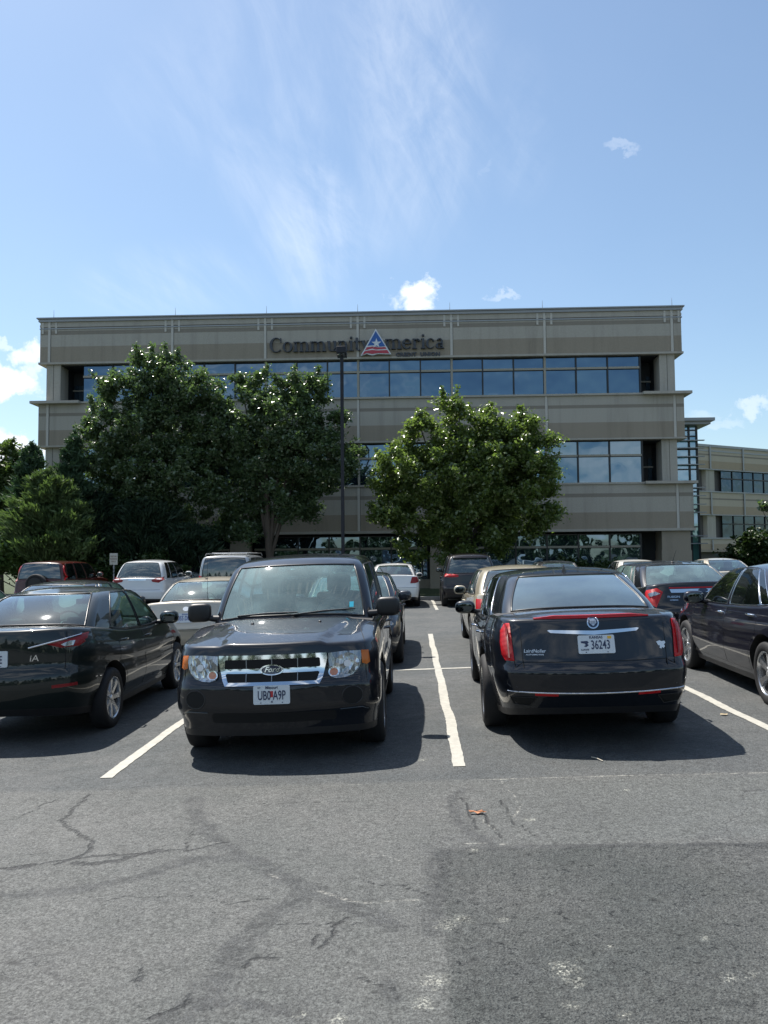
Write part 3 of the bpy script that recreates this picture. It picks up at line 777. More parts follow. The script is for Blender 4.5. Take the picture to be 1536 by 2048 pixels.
_wheels = {}
def wheel_meshes(R, wd, style):
    k = (R, wd, style)
    if k in _wheels: return _wheels[k]
    rr = R*0.70 if style != 'steel' else R*0.62
    t = MB(); h = wd/2
    t.lathe([(rr-.01, -h*.8), (rr+.01, -h*.95), (R-.045, -h), (R-.012, -h*.86), (R, -h*.6), (R, h*.6), (R-.012, h*.86), (R-.045, h), (rr+.01, h*.95), (rr-.01, h*.8)], 'X', n=48)
    r = MB()
    r.lathe([(rr, h*.90), (rr-.012, h*.92), (rr-.022, h*.80), (rr-.03, -h*.6)], 'X', n=48)
    r.lathe([(rr-.03, -h*.3), (0.07, -h*.2), (0.0, -h*.2)], 'X', n=32, mi=1)
    r.lathe([(0.0, h*.72), (0.03, h*.72), (0.034, h*.62), (0.075, h*.55), (0.08, h*.2)], 'X', n=24)
    nsp = {'ten': 10, 'five': 5, 'seven': 7, 'steel': 7}[style]
    for i in range(nsp):
        a = 2*math.pi*i/nsp; ca, sa = math.cos(a), math.sin(a)
        for dv in ((-0.10, 0.10) if style == 'five' else ((0,) if style != 'ten' else (-.05, .05))):
            wi = {'ten': .012, 'five': .017, 'seven': .028, 'steel': .035}[style]; a2 = a+dv
            c2, s2 = math.cos(a2), math.sin(a2); p = []
            for (q, ww, hh) in ((.05, wi*.9, h*.62), (rr*.55, wi*.8, h*.74), (rr-.012, wi*1.15, h*.84)):
                cx, cy = (q*ca*.6+q*c2*.4, q*sa*.6+q*s2*.4) if q < .1 else (q*c2, q*s2)
                for sg in (-1, 1): p.append((hh, cx-s2*sg*ww, cy+c2*sg*ww)); p.append((hh-.035, cx-s2*sg*ww*1.25, cy+c2*sg*ww*1.25))
            f = []
            for j in range(2):
                b = j*4
                f += [(b, b+2, b+6, b+4), (b+0, b+4, b+5, b+1), (b+2, b+3, b+7, b+6)]
            r.add(p, f)
    _wheels[k] = (t.mesh('tyre', angle=50), r.mesh('rim', angle=30))
    return _wheels[k]
_used_mats = set()
def add_wheel(root, x, y, R, wd, style, rimmat):
    tm, rm = wheel_meshes(R, wd, style)
    if tm.name not in _used_mats: tm.materials.append(M['rubber']); _used_mats.add(tm.name)
    key = rm.name+rimmat
    if key not in _used_mats:
        if len(rm.materials): rm = rm.copy(); rm.materials.clear(); _wheels[(R, wd, style)] = (tm, rm); key = rm.name+rimmat
        rm.materials.append(M[rimmat]); rm.materials.append(M['under']); _used_mats.add(key)
    wl = MB(); wl.lathe([(0.0, -.03), (.06, -.03), (.06, .02), (0, .02)], 'X', n=12)
    e = wl.build('wheel', M['under'], root); e.location = (x, y, R-0.012)
    if x < 0: e.rotation_euler = (0, 0, math.pi)
    for nm, me_ in (('tyre', tm), ('rim', rm)):
        o = bpy.data.objects.new(nm, me_); COL.objects.link(o); o.parent = e
    return e

def make_car(name, label, S, loc, yaw, colour, cat='car', group='parked cars', glass='glass', gl_w=None, flake=0.0, dust=0.25, detail=2, label_w=None):
    c = Car(S); L2 = S['L']/2; C = S['cab']; Wd = S['W']/2
    root = empty(name, (loc[0], loc[1], float(zg(loc[0], loc[1]))))
    sl = math.atan((float(zg(loc[0]+.8, loc[1]))-float(zg(loc[0]-.8, loc[1])))/1.6)
    root.rotation_euler = (Matrix.Rotation(-sl, 3, 'Y') @ Matrix.Rotation(rad(yaw), 3, 'Z')).to_euler()
    tag(root, label, cat, group)
    pm = paint(colour, flake, dust)
    # lower body with wheel arches cut out
    mb = MB(); mb.v, mb.f, mb.m = list(c.low[0]), list(c.low[1]), list(c.low[2])
    me = mb.mesh('body', smooth=False); tmp = link('tmp', me, None, [pm, M['plastic'], M['interior'], M['under']])
    R = S['R']; axF = L2-S['oF']; axR = -L2+S['oR']
    cut = MB()
    for ya in (axF, axR):
        for sg in (-1, 1):
            x0, x1 = (Wd-.36)*sg, (Wd+.3)*sg
            Ra = R+S.get('gap', .055)
            cut.lathe([(0, x0), (Ra, x0), (Ra, x1), (0, x1)], 'X', (0, ya, R+.01), 40, 0)
    cme = cut.mesh('cut', smooth=False); cme.materials.append(M['under']); co_ = bpy.data.objects.new('cut', cme); COL.objects.link(co_)
    md = tmp.modifiers.new('b', 'BOOLEAN'); md.operation = 'DIFFERENCE'; md.object = co_; md.solver = 'EXACT'; md.material_mode = 'TRANSFER'
    dg = bpy.context.evaluated_depsgraph_get(); bm_ = bpy.data.meshes.new_from_object(tmp.evaluated_get(dg))
    bpy.data.objects.remove(tmp); bpy.data.objects.remove(co_)
    # join the glasshouse shell
    b = bmesh.new(); b.from_mesh(bm_); vs = [b.verts.new(v) for v in c.CV]
    for f in c.bodyF:
        try: fc = b.faces.new([vs[i] for i in f]); fc.material_index = 0
        except ValueError: pass
    for v in [v for v in vs if not v.link_faces]: b.verts.remove(v)
    b.normal_update()
    b.to_mesh(bm_); b.free(); bm_.name = 'body'
    shade(bm_, 32); body = link('body', bm_, root)
    # glass
    for key, fl in c.win.items():
        ids = sorted({i for f in fl for i in f}); mp = {j: k for k, j in enumerate(ids)}
        g = MB(); g.add([c.CV[i] for i in ids], [tuple(mp[i] for i in f) for f in fl])
        nm = key if isinstance(key, str) else ('quarter_window' if key[1] == len(C['side'])-1 and C.get('quarter') else 'side_window')
        gm = M['glass_sd' if (glass == 'glass_dk' and not isinstance(key, str)) else glass]
        if nm == 'windshield' and gl_w: gm = M[gl_w]
        if nm == 'rear_window' and label_w: gm = M[label_w]
        go = g.build(nm, gm, root, angle=60)
        # seal / trim following the border
        ed = {}
        for f in fl:
            for a, b2 in zip(f, f[1:]+f[:1]): ed[(a, b2)] = 1
        nx_ = {a: b2 for (a, b2) in ed if (b2, a) not in ed}
        st = next(iter(nx_)); loop = [st]
        while nx_[loop[-1]] != st and len(loop) < 500: loop.append(nx_[loop[-1]])
        sb = MB(); sb.tube([c.CV[i] for i in loop], 0.011 if isinstance(key, str) else (0.006 if S.get('chrome_trim') else 0.008), n=6, closed=True)
        tr_ = M['chrome'] if (S.get('chrome_trim') and not isinstance(key, str)) else M['seal']
        sb.build('window_trim', tr_, go, angle=80)
    # wheels
    for ya in (axF, axR):
        for sg in (-1, 1): add_wheel(root, sg*(Wd-S.get('inset', .125)), ya, R, S.get('tw', .215), S.get('rim', 'five'), S.get('rimmat', 'alloy'))
    # seats, dashboard, steering wheel, mirror
    if detail >= 1:
        bz = float(c.Zt(0, L2-C['F0'])); yd = L2-C['F0']
        ri = yd-C['seat']
        for sx in (-.37, .37):
            sb = MB(); rot = Matrix.Rotation(rad(-14), 3, 'X').inverted()
            sb.box((sx, ri, bz-.12), (.50, .13, .62), rot=Matrix.Rotation(rad(12), 3, 'X'), bev=.055)
            sb.box((sx, ri-.09, bz+.28), (.27, .10, .20), rot=Matrix.Rotation(rad(8), 3, 'X'), bev=.05)
            sb.tube([(sx-.05, ri-.07, bz+.12), (sx-.05, ri-.08, bz+.22)], .008); sb.tube([(sx+.05, ri-.07, bz+.12), (sx+.05, ri-.08, bz+.22)], .008)
            sb.build('seat', M['interior'], root)
        rb = max(ri-.86, -L2+(C['R0']+C['R1'])/2+.26)
        sb = MB(); sb.box((0, rb, bz-.16), (1.22, .14, .50), rot=Matrix.Rotation(rad(14), 3, 'X'), bev=.05)
        for sx in (-.36, .36): sb.box((sx, rb-.03, bz+.10), (.25, .09, .12), bev=.04)
        sb.build('rear_seat', M['interior'], root)
        d = MB(); d.box((0, yd-.36, bz-.10), (1.30, .42, .16), bev=.06); d.ell((-.36, yd-.42, bz-.045), (.21, .17, .075), 1); d.box((.30, yd-.36, bz-.02), (.40, .26, .05), 1, bev=.02)
        d.build('dashboard', [M['interior'], M['interior_lt']], root)
        sw = MB(); sr = Matrix.Rotation(rad(62), 3, 'X'); ce = Vector((-.36, yd-.66, bz-.02))
        sw.tube([ce+sr @ Vector((.185*math.cos(a), .185*math.sin(a), 0)) for a in np.linspace(0, 2*math.pi, 28, endpoint=False)], .015, closed=True, n=8)
        sw.ell(ce, (.07, .03, .06)); sw.tube([ce+sr @ Vector((-.18, 0, 0)), ce+sr @ Vector((.18, 0, 0))], .016)
        sw.build('steering_wheel', M['interior'], root)
        im = MB(); yy = L2-C['F1']-.02; im.box((0, yy, S['H']-.20), (.24, .03, .065), bev=.02); im.tube([(0, yy, S['H']-.17), (0, yy-.01, S['H']-.09)], .008)
        im.build('interior_mirror', M['interior'], root)
    # door mirrors
    mz = S['mz']; my = L2-S['my']
    for sg in (-1, 1):
        h_, _n = c.hit('right' if sg > 0 else 'left', my, mz-.04)
        xb = abs(h_.x) if h_ else Wd-.1
        mx = xb+S.get('mo', .12)+.03
        q = MB(); q.ell((sg*mx, my+.01, mz), (S.get('mw', .115), .075, S.get('mh', .085)), 0, 20, 12, Matrix.Rotation(rad(8*sg), 3, 'Z'), S.get('mpw', .72))
        q.tube([(sg*(xb-.06), my+.03, mz-.07), (sg*(xb+.05), my+.02, mz-.06), (sg*mx, my+.01, mz-.04)], [.04, .03, .03], 1)
        o = q.build('door_mirror', [pm if not S.get('mirror_black') else M['plastic'], M['plastic']], root, angle=60)
        k = MB(); k.ell((sg*mx, my-.060, mz), (S.get('mw', .115)*.82, .006, S.get('mh', .085)*.78), 0, 20, 8, Matrix.Rotation(rad(8*sg), 3, 'Z'), .8); k.build('mirror_glass', M['mirror'], o)
    # shut lines
    dl = S['doors']; zs0 = S.get('door_z', .30)
    def shut(view, sg):
        ln = MB()
        ra = R+.10; ztf = lambda y: float(c.Zt(Wd*.95, y))-.02
        for (yb, yt) in dl[:-1]:
            yb, yt = L2-yb, L2-yt
            c.line(ln, [(yb, zs0), (yt, ztf(yt))], view, .003, off=-.001)
        arc = [(axR+ra*math.cos(a), R+ra*math.sin(a)) for a in np.linspace(rad(5), rad(62), 6)]
        c.line(ln, [(axR+ra, zs0)]+arc+[(axR+ra*.38, ztf(axR))], view, .003, off=-.001)
        c.line(ln, [(L2-dl[0][0], zs0), (axR+ra, zs0)], view, .003, off=-.001)
        if ln.v: ln.build('panel_gap', M['gap'], root, angle=80)
    c.both(shut)
    for pts, vw in S.get('gaps', []):
        ln = MB(); c.line(ln, pts, vw, .0035, off=-.001)
        if ln.v: ln.build('panel_gap', M['gap'], root, angle=80)
    # handles
    for y_, z_ in S['handles']:
        def hd(view, sg):
            q = MB(); h1, n1_ = c.hit(view, L2-y_, z_)
            if h1 is None: return
            q.tube([(h1.x-sg*.005, h1.y+.08, h1.z), (h1.x+sg*.028, h1.y+.06, h1.z+.004), (h1.x+sg*.032, h1.y-.05, h1.z+.004), (h1.x-sg*.005, h1.y-.08, h1.z)], [.010, .013, .013, .010], n=8)
            q.build('door_handle', M['chrome'] if S.get('chrome_handles') else pm, root, angle=80)
        c.both(hd)
    s_ = S.get('sill')
    if s_:
        q = MB()
        c.both(lambda view, sg: c.line(q, [(axF-R-.1, s_), (axR+R+.1, s_)], view, .02, off=0))
        q.build('sill_trim', M['plastic'], root, angle=80)
    return c, root

def add_plate(c, root, view, x, z, txt, top='', ink='plate_ink', txtw=0.62, extra=None, tilt=0, frame=False, out=0.012):
    """a number plate standing on the body, about 0.305 x 0.155 m"""
    hs = [c.hit(view, x+a, z+b)[0] for a in (-.14, 0, .14) for b in (-.07, .07)]
    hs = [h for h in hs if h is not None]
    if not hs: return None
    sg = 1 if view == 'front' else -1
    y = max(h.y*sg for h in hs)*sg+sg*out
    t_ = c.hit(view, x, z-.07)[0]; u_ = c.hit(view, x, z+.07)[0]
    ang = math.atan2((u_.y-t_.y), .14) if (t_ and u_) else 0
    ang = max(-.35, min(.35, ang))
    y = (t_.y+u_.y)/2+sg*out if (t_ and u_) else y
    R_ = Matrix.Rotation(-ang, 3, 'X') @ (Matrix.Rotation(math.pi, 3, 'Z') if sg > 0 else Matrix.Identity(3)) @ Matrix.Rotation(rad(90), 3, 'X')
    O = Vector((x, y, z))
    def put(mb, vs, fs, mi, dx_, dy_, dz_): mb.add([O+R_ @ Vector((v[0]+dx_, v[1]+dy_, v[2]+dz_)) for v in vs], fs, mi)
    q = MB(); rr = rrect(0, 0, .305, .155, .014); n = len(rr)
    put(q, [(a, b, .003) for a, b in rr]+[(a, b, -.012) for a, b in rr], [tuple(range(n)), tuple(range(2*n-1, n-1, -1))]+[(i, (i+1) % n, n+(i+1) % n, n+i) for i in range(n)], 0, 0, 0, 0)
    po = q.build('number_plate', M['plate'], root, angle=30)
    k = MB(); vs, fs = text_mesh(txt, .105, .0008, txtw, .0012); put(k, vs, fs, 0, 0.034 if extra == 'cat' else 0, -.008, .005)
    if top: vs, fs = text_mesh(top, .032, .0006, .95, .0006); put(k, vs, fs, 0, 0, .058, .005)
    for a in (-.09, .09): put(k, [(a+.005*math.cos(t), (-.066 if extra != 'mo' else -.064)+.005*math.sin(t), .0048) for t in np.linspace(0, 5.5, 8)], [tuple(range(8))], 0, 0, 0, 0)
    k.build('lettering', M[ink], po, smooth=False, fix=False)
    if extra == 'mo':
        e = MB(); put(e, [(-.013, -.02, .0046), (.013, -.02, .0046), (.013, .03, .0046), (-.013, .03, .0046)], [(0, 1, 2, 3)], 0, 0, 0, 0); e.build('date_sticker', M['red_ink'], po, smooth=False, fix=False)
        e = MB(); vs, fs = text_mesh('SEP', .018, .0004, 1.0); put(e, vs, fs, 0, -.105, .058, .005)
        put(e, [(-.008, -.062, .0048), (.004, -.045, .0048), (.012, -.064, .0048)], [(0, 1, 2)], 0, 0, 0, 0); e.build('small_lettering', M['plate_ink'], po, smooth=False, fix=False)
    if extra == 'cat':
        e = MB(); put(e, [(-.13, .028, .0046), (-.075, .030, .0046), (-.062, .018, .0046), (-.075, .006, .0046), (-.066, -.006, .0046), (-.085, -.022, .0046), (-.105, -.016, .0046), (-.09, -.004, .0046), (-.098, .008, .0046), (-.125, .012, .0046)], [tuple(range(9, -1, -1))], 0, 0, 0, 0)
        vs, fs = text_mesh('K-STATE', .018, .0004, .95, .0006); put(e, vs, fs, 0, -.098, -.045, .005)
        e.build('emblem', M['plate_ink'], po, smooth=False, fix=False)
        e = MB(); put(e, [(.095, .045, .0046), (.128, .045, .0046), (.128, .068, .0046), (.095, .068, .0046)], [(0, 1, 2, 3)], 0, 0, 0, 0); e.build('date_sticker', M['yellow'], po, smooth=False, fix=False)
    return po
def surf_text(c, root, view, x, z, txt, size, mat, name='lettering', sx=1.0, shear=0, bold=.0004, out=.004, depth=.002):
    h_, nn = c.hit(view, x, z)
    if h_ is None: return
    sg = {'front': 1, 'rear': -1}[view]
    ang = math.atan2(nn.z, abs(nn.y))
    yawn = math.atan2(nn.x, abs(nn.y))
    R_ = Matrix.Rotation(yawn*(1 if sg < 0 else -1), 3, 'Z') @ Matrix.Rotation(ang*sg, 3, 'X') @ (Matrix.Rotation(math.pi, 3, 'Z') if sg > 0 else Matrix.Identity(3)) @ Matrix.Rotation(rad(90), 3, 'X')
    vs, fs = text_mesh(txt, size, depth, sx, bold, shear)
    q = MB(); q.add([h_+nn*out+R_ @ Vector(v) for v in vs], fs); return q.build(name, M[mat], root, smooth=False, fix=False)
def spec(L, W, H, **k):
    S = dict(L=L, W=W, H=H, R=.33, oF=.92, oR=1.02, tw=.21, fil=.05, trim=.06,
             bot=[(0, .24), (.5, .20), (1.4, .19), (L-1.2, .19), (L-.4, .24), (L, .30)],
             crown=[(0, .05), (.4, .08), (1.3, .07), (2.2, .09), (L-1, .08), (L, .05)],
             fprof=[(0, .12), (.3, .02), (.55, 0), (.8, .05), (1, .16)], rprof=[(0, .10), (.3, .01), (.5, 0), (.62, .04), (1, .12)],
             wprof=[(0, .07), (.25, .03), (.5, .005), (.72, 0), (.9, .012), (1, .035)],
             plan=dict(bf=.14, rf=(.26, .42), br=.08, rr=(.16, .34), tf=.04, tr=.045),
             mz=1.0, my=1.75, handles=[(2.35, .83), (3.25, .85)], doors=[(1.22, 1.35), (2.45, 2.50), (3.45, 3.55)])
    S.update(k); return S
def cab(**k):
    C = dict(F0=1.2, R0=.62, w0=.80, F1=2.0, R1=1.35, w1=.60, bf0=.22, bf1=.12, br0=.14, br1=.08, rc=(.08, .09), rcr=(.07, .10), h0=.05, h1=.87,
             side=[(.015, .42), (.45, .80), (.815, .89)], seat=1.35, quarter=True, cx=.05, cy=.055, tr=.075)
    C.update(k); return C
def SEDAN(L=4.65, W=1.80, H=1.45, **k):
    kk = dict(prof=[(0, .70), (.12, .78), (.5, .88), (1.2, .97), (1.5, .99), (L-1.3, 1.04), (L-.62, 1.07), (L-.25, 1.08), (L-.08, 1.07), (L, 1.02)],
              cab=cab(**k.pop('C', {})))
    kk.update(k); return spec(L, W, H, **kk)
def SUVS(L=4.6, W=1.86, H=1.70, **k):
    C = dict(F0=1.15, F1=1.95, R0=.16, R1=.42, w0=.85, w1=.67, br0=.06, br1=.05, rcr=(.08, .11), h1=.85, side=[(.015, .35), (.385, .66), (.70, .93)], cx=.05, cy=.05, tr=.04, shelf=.1, seat=1.3)
    C.update(k.pop('C', {}))
    kk = dict(prof=[(0, .86), (.1, .94), (.6, 1.04), (1.15, 1.11), (1.5, 1.12), (L-1, 1.10), (L-.1, 1.09), (L, 1.07)], cab=cab(**C), R=.365, gap=.06, mz=1.17, my=1.62,
              bot=[(0, .30), (.5, .25), (L-.8, .25), (L, .34)], rprof=[(0, .06), (.25, 0), (.45, 0), (.55, .05), (1, .09)],
              fprof=[(0, .10), (.3, .02), (.55, 0), (.75, .04), (1, .10)], plan=dict(bf=.12, rf=(.2, .34), br=.05, rr=(.10, .18), tf=.03, tr=.03),
              handles=[(2.2, .95), (3.05, .97)], doors=[(1.15, 1.25), (2.28, 2.30), (3.2, 3.45)])
    kk.update(k); return spec(L, W, H, **kk)
def roofant(c, root, y, h=.06, rake=.05, z=None):
    q = MB(); zz = float(c.Zr(np.array(0.), y))
    q.ell((0, y, zz), (.02, .04, .018)); q.tube([(0, y, zz), (0, y-rake, zz+h)], [.004, .002], n=6)
    q.build('aerial', M['plastic'], root)

# ---- black compact SUV, nose to the camera
def hood_x(x, y):
    e = .43+.16*ss(2.22-y, .1, 1.0)
    return .022*ss(e-x, -.015, .03)*ss(y, .9, 1.25)
S = SUVS(4.44, 1.83, 1.762, C=dict(F0=1.08, F1=1.80, w0=.83, w1=.655, bf0=.17, bf1=.10, seat=1.22, h1=.79, rc=(.085, .09), dash=.62, cx=.045, bulF=.05), R=.37, oF=.86, oR=.96, tw=.225,
         prof=[(0, .895), (.035, .945), (.07, .965), (.2, .995), (.6, 1.065), (1.06, 1.125), (1.5, 1.13), (4.2, 1.10), (4.44, 1.06)],
         crown=[(0, .03), (.3, .05), (1.0, .06), (2, .075), (4.44, .06)], crp=3.4, zextra=hood_x, fil=.03, rows=26,
         fprof=[(0, .07), (.18, .04), (.38, .0), (.60, .0), (.66, .035), (.70, .05), (.98, .075), (1, .08)],
         bot=[(0, .24), (.5, .22), (.9, .22), (3.6, .25), (4.44, .34)], wprof=[(0, .05), (.2, .03), (.35, .0), (.55, .0), (.60, .012), (.8, .012), (.93, .02), (1, .04)],
         plan=dict(bf=.11, rf=(.17, .26), br=.05, rr=(.1, .18), tf=.02, tr=.02), mz=1.20, my=1.38, mw=.115, mh=.095, mo=.14, mirror_black=True, mpw=.5, doors=[(1.18, 1.25), (2.22, 2.22), (3.1, 3.35)],
         handles=[(2.08, .93), (2.95, .94)], rim='five', rimmat='alloy_dk',
         gaps=[([(-.80, 2.2-.05), (-.66, 1.2)], 'top'), ([(.80, 2.2-.05), (.66, 1.2)], 'top')])
c, r = make_car('parked_suv', 'black boxy SUV parked nose out, chrome three-bar grille and white Missouri plate', S, (-1.165, 8.95), 180, (.004, .0055, .009), cat='car', glass='glass', gl_w='glass_ws', dust=.35)
g = MB(); c.drape(g, [(-.455, .905), (-.46, .86), (-.42, .70), (-.395, .655), (.395, .655), (.42, .70), (.46, .86), (.455, .905)], 'front', .020, .05, 0, .04)
gr = g.build('grille', M['chrome'], r, angle=50)
g = MB()
for z0, z1, w0, w1 in ((.795, .870, .395, .395), (.683, .756, .39, .37)):
    c.drape(g, [(-w1, z0), (-w1-.008, z0+.012), (-w0-.004, z1-.008), (-w0+.008, z1), (w0-.008, z1), (w0+.004, z1-.008), (w1+.008, z0+.012), (w1, z0)], 'front', .0215, .004, 0, .05)
g.build('grille_opening', M['gap'], gr, angle=60)
g = MB()
for x in (-.215, 0, .215):
    for z0, z1 in ((.793, .872), (.681, .758)): c.line(g, [(x, z0), (x, z1)], 'front', .004, 0, .0225)
g.build('grille_bar', M['alloy_dk'], gr)
b = MB(); c.drape(b, ellipse(0, .781, .098, .046), 'front', .030, .02, 0, .03); bd = b.build('badge', M['chrome'], gr, angle=40)
b = MB(); c.drape(b, ellipse(0, .781, .085, .037), 'front', .0325, .004, 0, .03); b.build('badge_field', M['badge_blue'], bd, angle=40)
surf_text(c, bd, 'front', 0, .783, 'Ford', .062, 'chrome', sx=1.05, shear=.35, out=.036, bold=.0006)
for sg in (-1, 1):
    P = [(.470, .900), (.60, .908), (.738, .905), (.745, .85), (.735, .79), (.71, .745), (.67, .712), (.61, .693), (.54, .688), (.49, .70), (.472, .73)]
    h = MB(); c.drape(h, [(sg*a, z) for a, z in P], 'front', .006, .03, 0, .04, .004); hl = h.build('headlight', M['clearlens'], r, angle=50)
    q = MB(); c.drape(q, ellipse(sg*.625, .806, .098, .088), 'front', .013, .01, 0, .03); q.build('reflector', M['reflector'], hl, angle=50)
    q = MB(); c.drape(q, ellipse(sg*.625, .806, .030, .028), 'front', .018, .006, 0, .03); q.build('bulb', M['white'], hl, angle=50)
    q = MB(); c.drape(q, ellipse(sg*.513, .743, .046, .043), 'front', .017, .01, 0, .03); q.build('lamp_ring', M['chrome'], hl, angle=50)
    q = MB(); c.drape(q, ellipse(sg*.513, .743, .034, .032), 'front', .020, .006, 0, .03); q.build('turn_signal', M['orangebulb'], hl, angle=50)
    q = MB(); c.drape(q, [(sg*.742, .905), (sg*.80, .902), (sg*.812, .80), (sg*.785, .785), (sg*.748, .80)], 'front', .006, .03, 0, .03, .004); q.build('side_marker', M['amber'], hl, angle=50)
    q = MB(); c.drape(q, ellipse(sg*.665, .545, .085, .075), 'front', .003, .01, 0, .03); q.build('fog_lamp_cover', M['gap'], r, angle=50)
    q = MB(); P2 = ellipse(sg*.665, .545, .085, .075, 24); c.line(q, P2+[P2[0]], 'front', .006); q.build('fog_lamp_rim', M['plastic'], r)
    q = MB(); c.line(q, [(sg*.56, .435), (sg*.74, .44), (sg*.80, .41)], 'front', .007); q.build('bumper_edge', paint((.006, .0065, .008), 0, .35), r)
q = MB(); c.drape(q, rrect(0, .39, 1.05, .085, .03), 'front', .002, .01, 0, .06); q.build('lower_grille', M['gap'], r, angle=50)
add_plate(c, r, 'front', 0, .585, 'UB0 A9P', 'Missouri', 'plate_ink', .60, 'mo', out=.016)
wp = MB()
def onwind(x, t):
    h_, n_ = c.hit('front', x, t); return (h_+n_*.02) if h_ else Vector((x, 1.1, t))
for x0, x1 in ((-.08, .52), (-.62, -.02)):
    p0 = onwind(x1, 1.150); p1 = onwind(x0, 1.185 if x0 < -.3 else 1.175)
    wp.tube([p0, (p0+p1)/2+Vector((0, .01, .008)), p1], [.009, .010, .006], n=6)
wp.build('wiper', M['plastic'], r)
nz_ = MB()
for x in (-.33, .30):
    h_, _ = c.hit('top', x, 2.22-.78); nz_.ell(h_, (.016, .02, .012))
nz_.build('washer_nozzle', M['plastic'], r)
st = MB(); h_ = onwind(-.565, 1.20); h2 = onwind(-.565, 1.25); h3 = onwind(-.605, 1.20); h4 = onwind(-.605, 1.25)
st.add([h_, h3, h4, h2], [(0, 1, 2, 3)]); st.build('inspection_sticker', M['sticker_cyan'], r, smooth=False)

# ---- big black sedan, tail to the camera
S = SEDAN(5.13, 1.85, 1.505, C=dict(F0=1.45, F1=2.3, R0=.62, R1=1.58, w0=.83, w1=.645, br0=.13, br1=.08, rcr=(.10, .17), side=[(.015, .40), (.425, .85)], seat=1.5, bulR=.04, tr=.10, cx=.05, cy=.05, peak=-.02, h1=.83, shelf=.5, sink=.0),
          prof=[(0, .78), (.1, .84), (.5, .93), (1.3, 1.0), (1.6, 1.02), (3.6, 1.09), (4.2, 1.158), (4.55, 1.155), (4.85, 1.120), (5.06, 1.078), (5.13, 1.05)],
          crown=[(0, .08), (1.3, .08), (2.5, .09), (4.3, .09), (4.8, .055), (5.13, .035)], fil=.03, rows=28,
          rprof=[(0, .11), (.18, .03), (.26, .0), (.50, .0), (.56, .045), (.60, .055), (.95, .125), (1, .135)],
          wprof=[(0, .08), (.2, .04), (.45, .006), (.75, 0), (.92, .02), (1, .05)], R=.352, oF=1.03, oR=1.22, tw=.235, rim='ten',
          plan=dict(bf=.16, rf=(.28, .45), br=.12, rr=(.15, .42), tf=.05, tr=.075), bot=[(0, .24), (.6, .20), (1.5, .19), (3.9, .19), (4.6, .24), (5.13, .32)],
          mz=1.03, my=1.92, mo=.16, mw=.125, mh=.08, handles=[(2.62, .87), (3.62, .89)], doors=[(1.45, 1.5), (2.78, 2.82), (3.72, 3.95)], chrome_trim=True, chrome_handles=True,
          gaps=[([(-.67, .70), (-.60, .745), (.60, .745), (.67, .70)], 'rear'), ([(-.67, .70), (-.69, 1.08)], 'rear'), ([(.67, .70), (.69, 1.08)], 'rear'), ([(-.60, -2.46), (-.645, -1.9), (-.66, -1.82)], 'top'), ([(.60, -2.46), (.645, -1.9), (.66, -1.82)], 'top')])
c, r = make_car('parked_sedan', 'large black sedan with white Kansas plate 36243 and red strip across its boot', S, (1.645, 9.40), -2, (.004, .0055, .009), glass='glass_dk', dust=.25)
for sg in (-1, 1):
    P = [(.718, 1.062), (.690, 1.066), (.684, .92), (.672, .752), (.745, .757), (.768, .80), (.776, .90), (.765, 1.00), (.748, 1.055)]
    h = MB(); c.drape(h, [(sg*a, z) for a, z in P], 'rear', .010, .04, 0, .035, .008); tl = h.build('tail_light', M['tail'], r, angle=50)
    q = MB(); c.drape(q, [(sg*.712, 1.06), (sg*.724, 1.06), (sg*.716, .78), (sg*.704, .78)], 'rear', .026, .004, 0, .03); q.build('light_blade', M['tail_dim'], tl, angle=60)
    q = MB(); c.drape(q, [(sg*.33, .487), (sg*.52, .490), (sg*.52, .470), (sg*.33, .467)], 'rear', .006, .02, 0, .04); q.build('reflector', M['tail'], r, angle=60)
    q = MB(); P3 = [(sg*.50, .452), (sg*.72, .455), (sg*.69, .385), (sg*.56, .375), (sg*.50, .452)]
    c.drape(q, P3[:-1], 'rear', .003, .02, 0, .05); ex = q.build('exhaust_outlet', M['gap'], r, angle=60)
    q = MB(); c.line(q, P3, 'rear', .004, off=.004); q.build('exhaust_rim', M['plastic'], ex)
    q = MB(); c.line(q, [(sg*.735, .60), (sg*.742, .565), (sg*.72, .545), (sg*.66, .54)], 'rear', .004, off=-.001); q.build('bumper_crease', M['plastic'], r)
q = MB(); c.line(q, [(-.74, .500), (-.4, .492), (0, .488), (.4, .492), (.74, .500)], 'rear', .006, off=.002); q.build('bumper_trim', M['chrome'], r)
q = MB(); c.drape(q, [(-.385, 1.004), (-.36, .984), (0, .962), (.36, .984), (.385, 1.004), (.37, 1.009), (0, .996), (-.37, 1.009)], 'rear', .012, .02, 0, .05, .0); q.build('boot_trim', M['chrome'], r, angle=30)
q = MB()
n_ = 24; top = []; 
for i in range(n_+1):
    x = -.49+.98*i/n_; h_ = c.hit('rear', x, 1.02)[0]; h_, nn = c.hit('top', x, h_.y+.085); e = min(1, (n_-i)/4, i/4) if i not in (0, n_) else 0.05
    top.append((h_, e))
vs = []
for h_, e in top: vs += [h_+Vector((0, .05, 0)), h_+Vector((0, -.015, .020*e)), h_+Vector((0, -.048, .018*e)), h_+Vector((0, -.052, -.008)), h_+Vector((0, -.02, -.02))]
fs = [(i*5+j, i*5+j+1, (i+1)*5+j+1, (i+1)*5+j) for i in range(n_) for j in range(4)]
q.add(vs, fs); q.build('brake_light_strip', M['tail'], r, angle=30)
b = MB(); c.drape(b, ellipse(.0, 1.062, .050, .050), 'rear', .012, .02, 0, .03); bd = b.build('badge', M['chrome'], r, angle=40)
b = MB(); c.drape(b, ellipse(.0, 1.062, .040, .040), 'rear', .0145, .004, 0, .03); f1 = b.build('badge_field', M['badge_blue'], bd, angle=40)
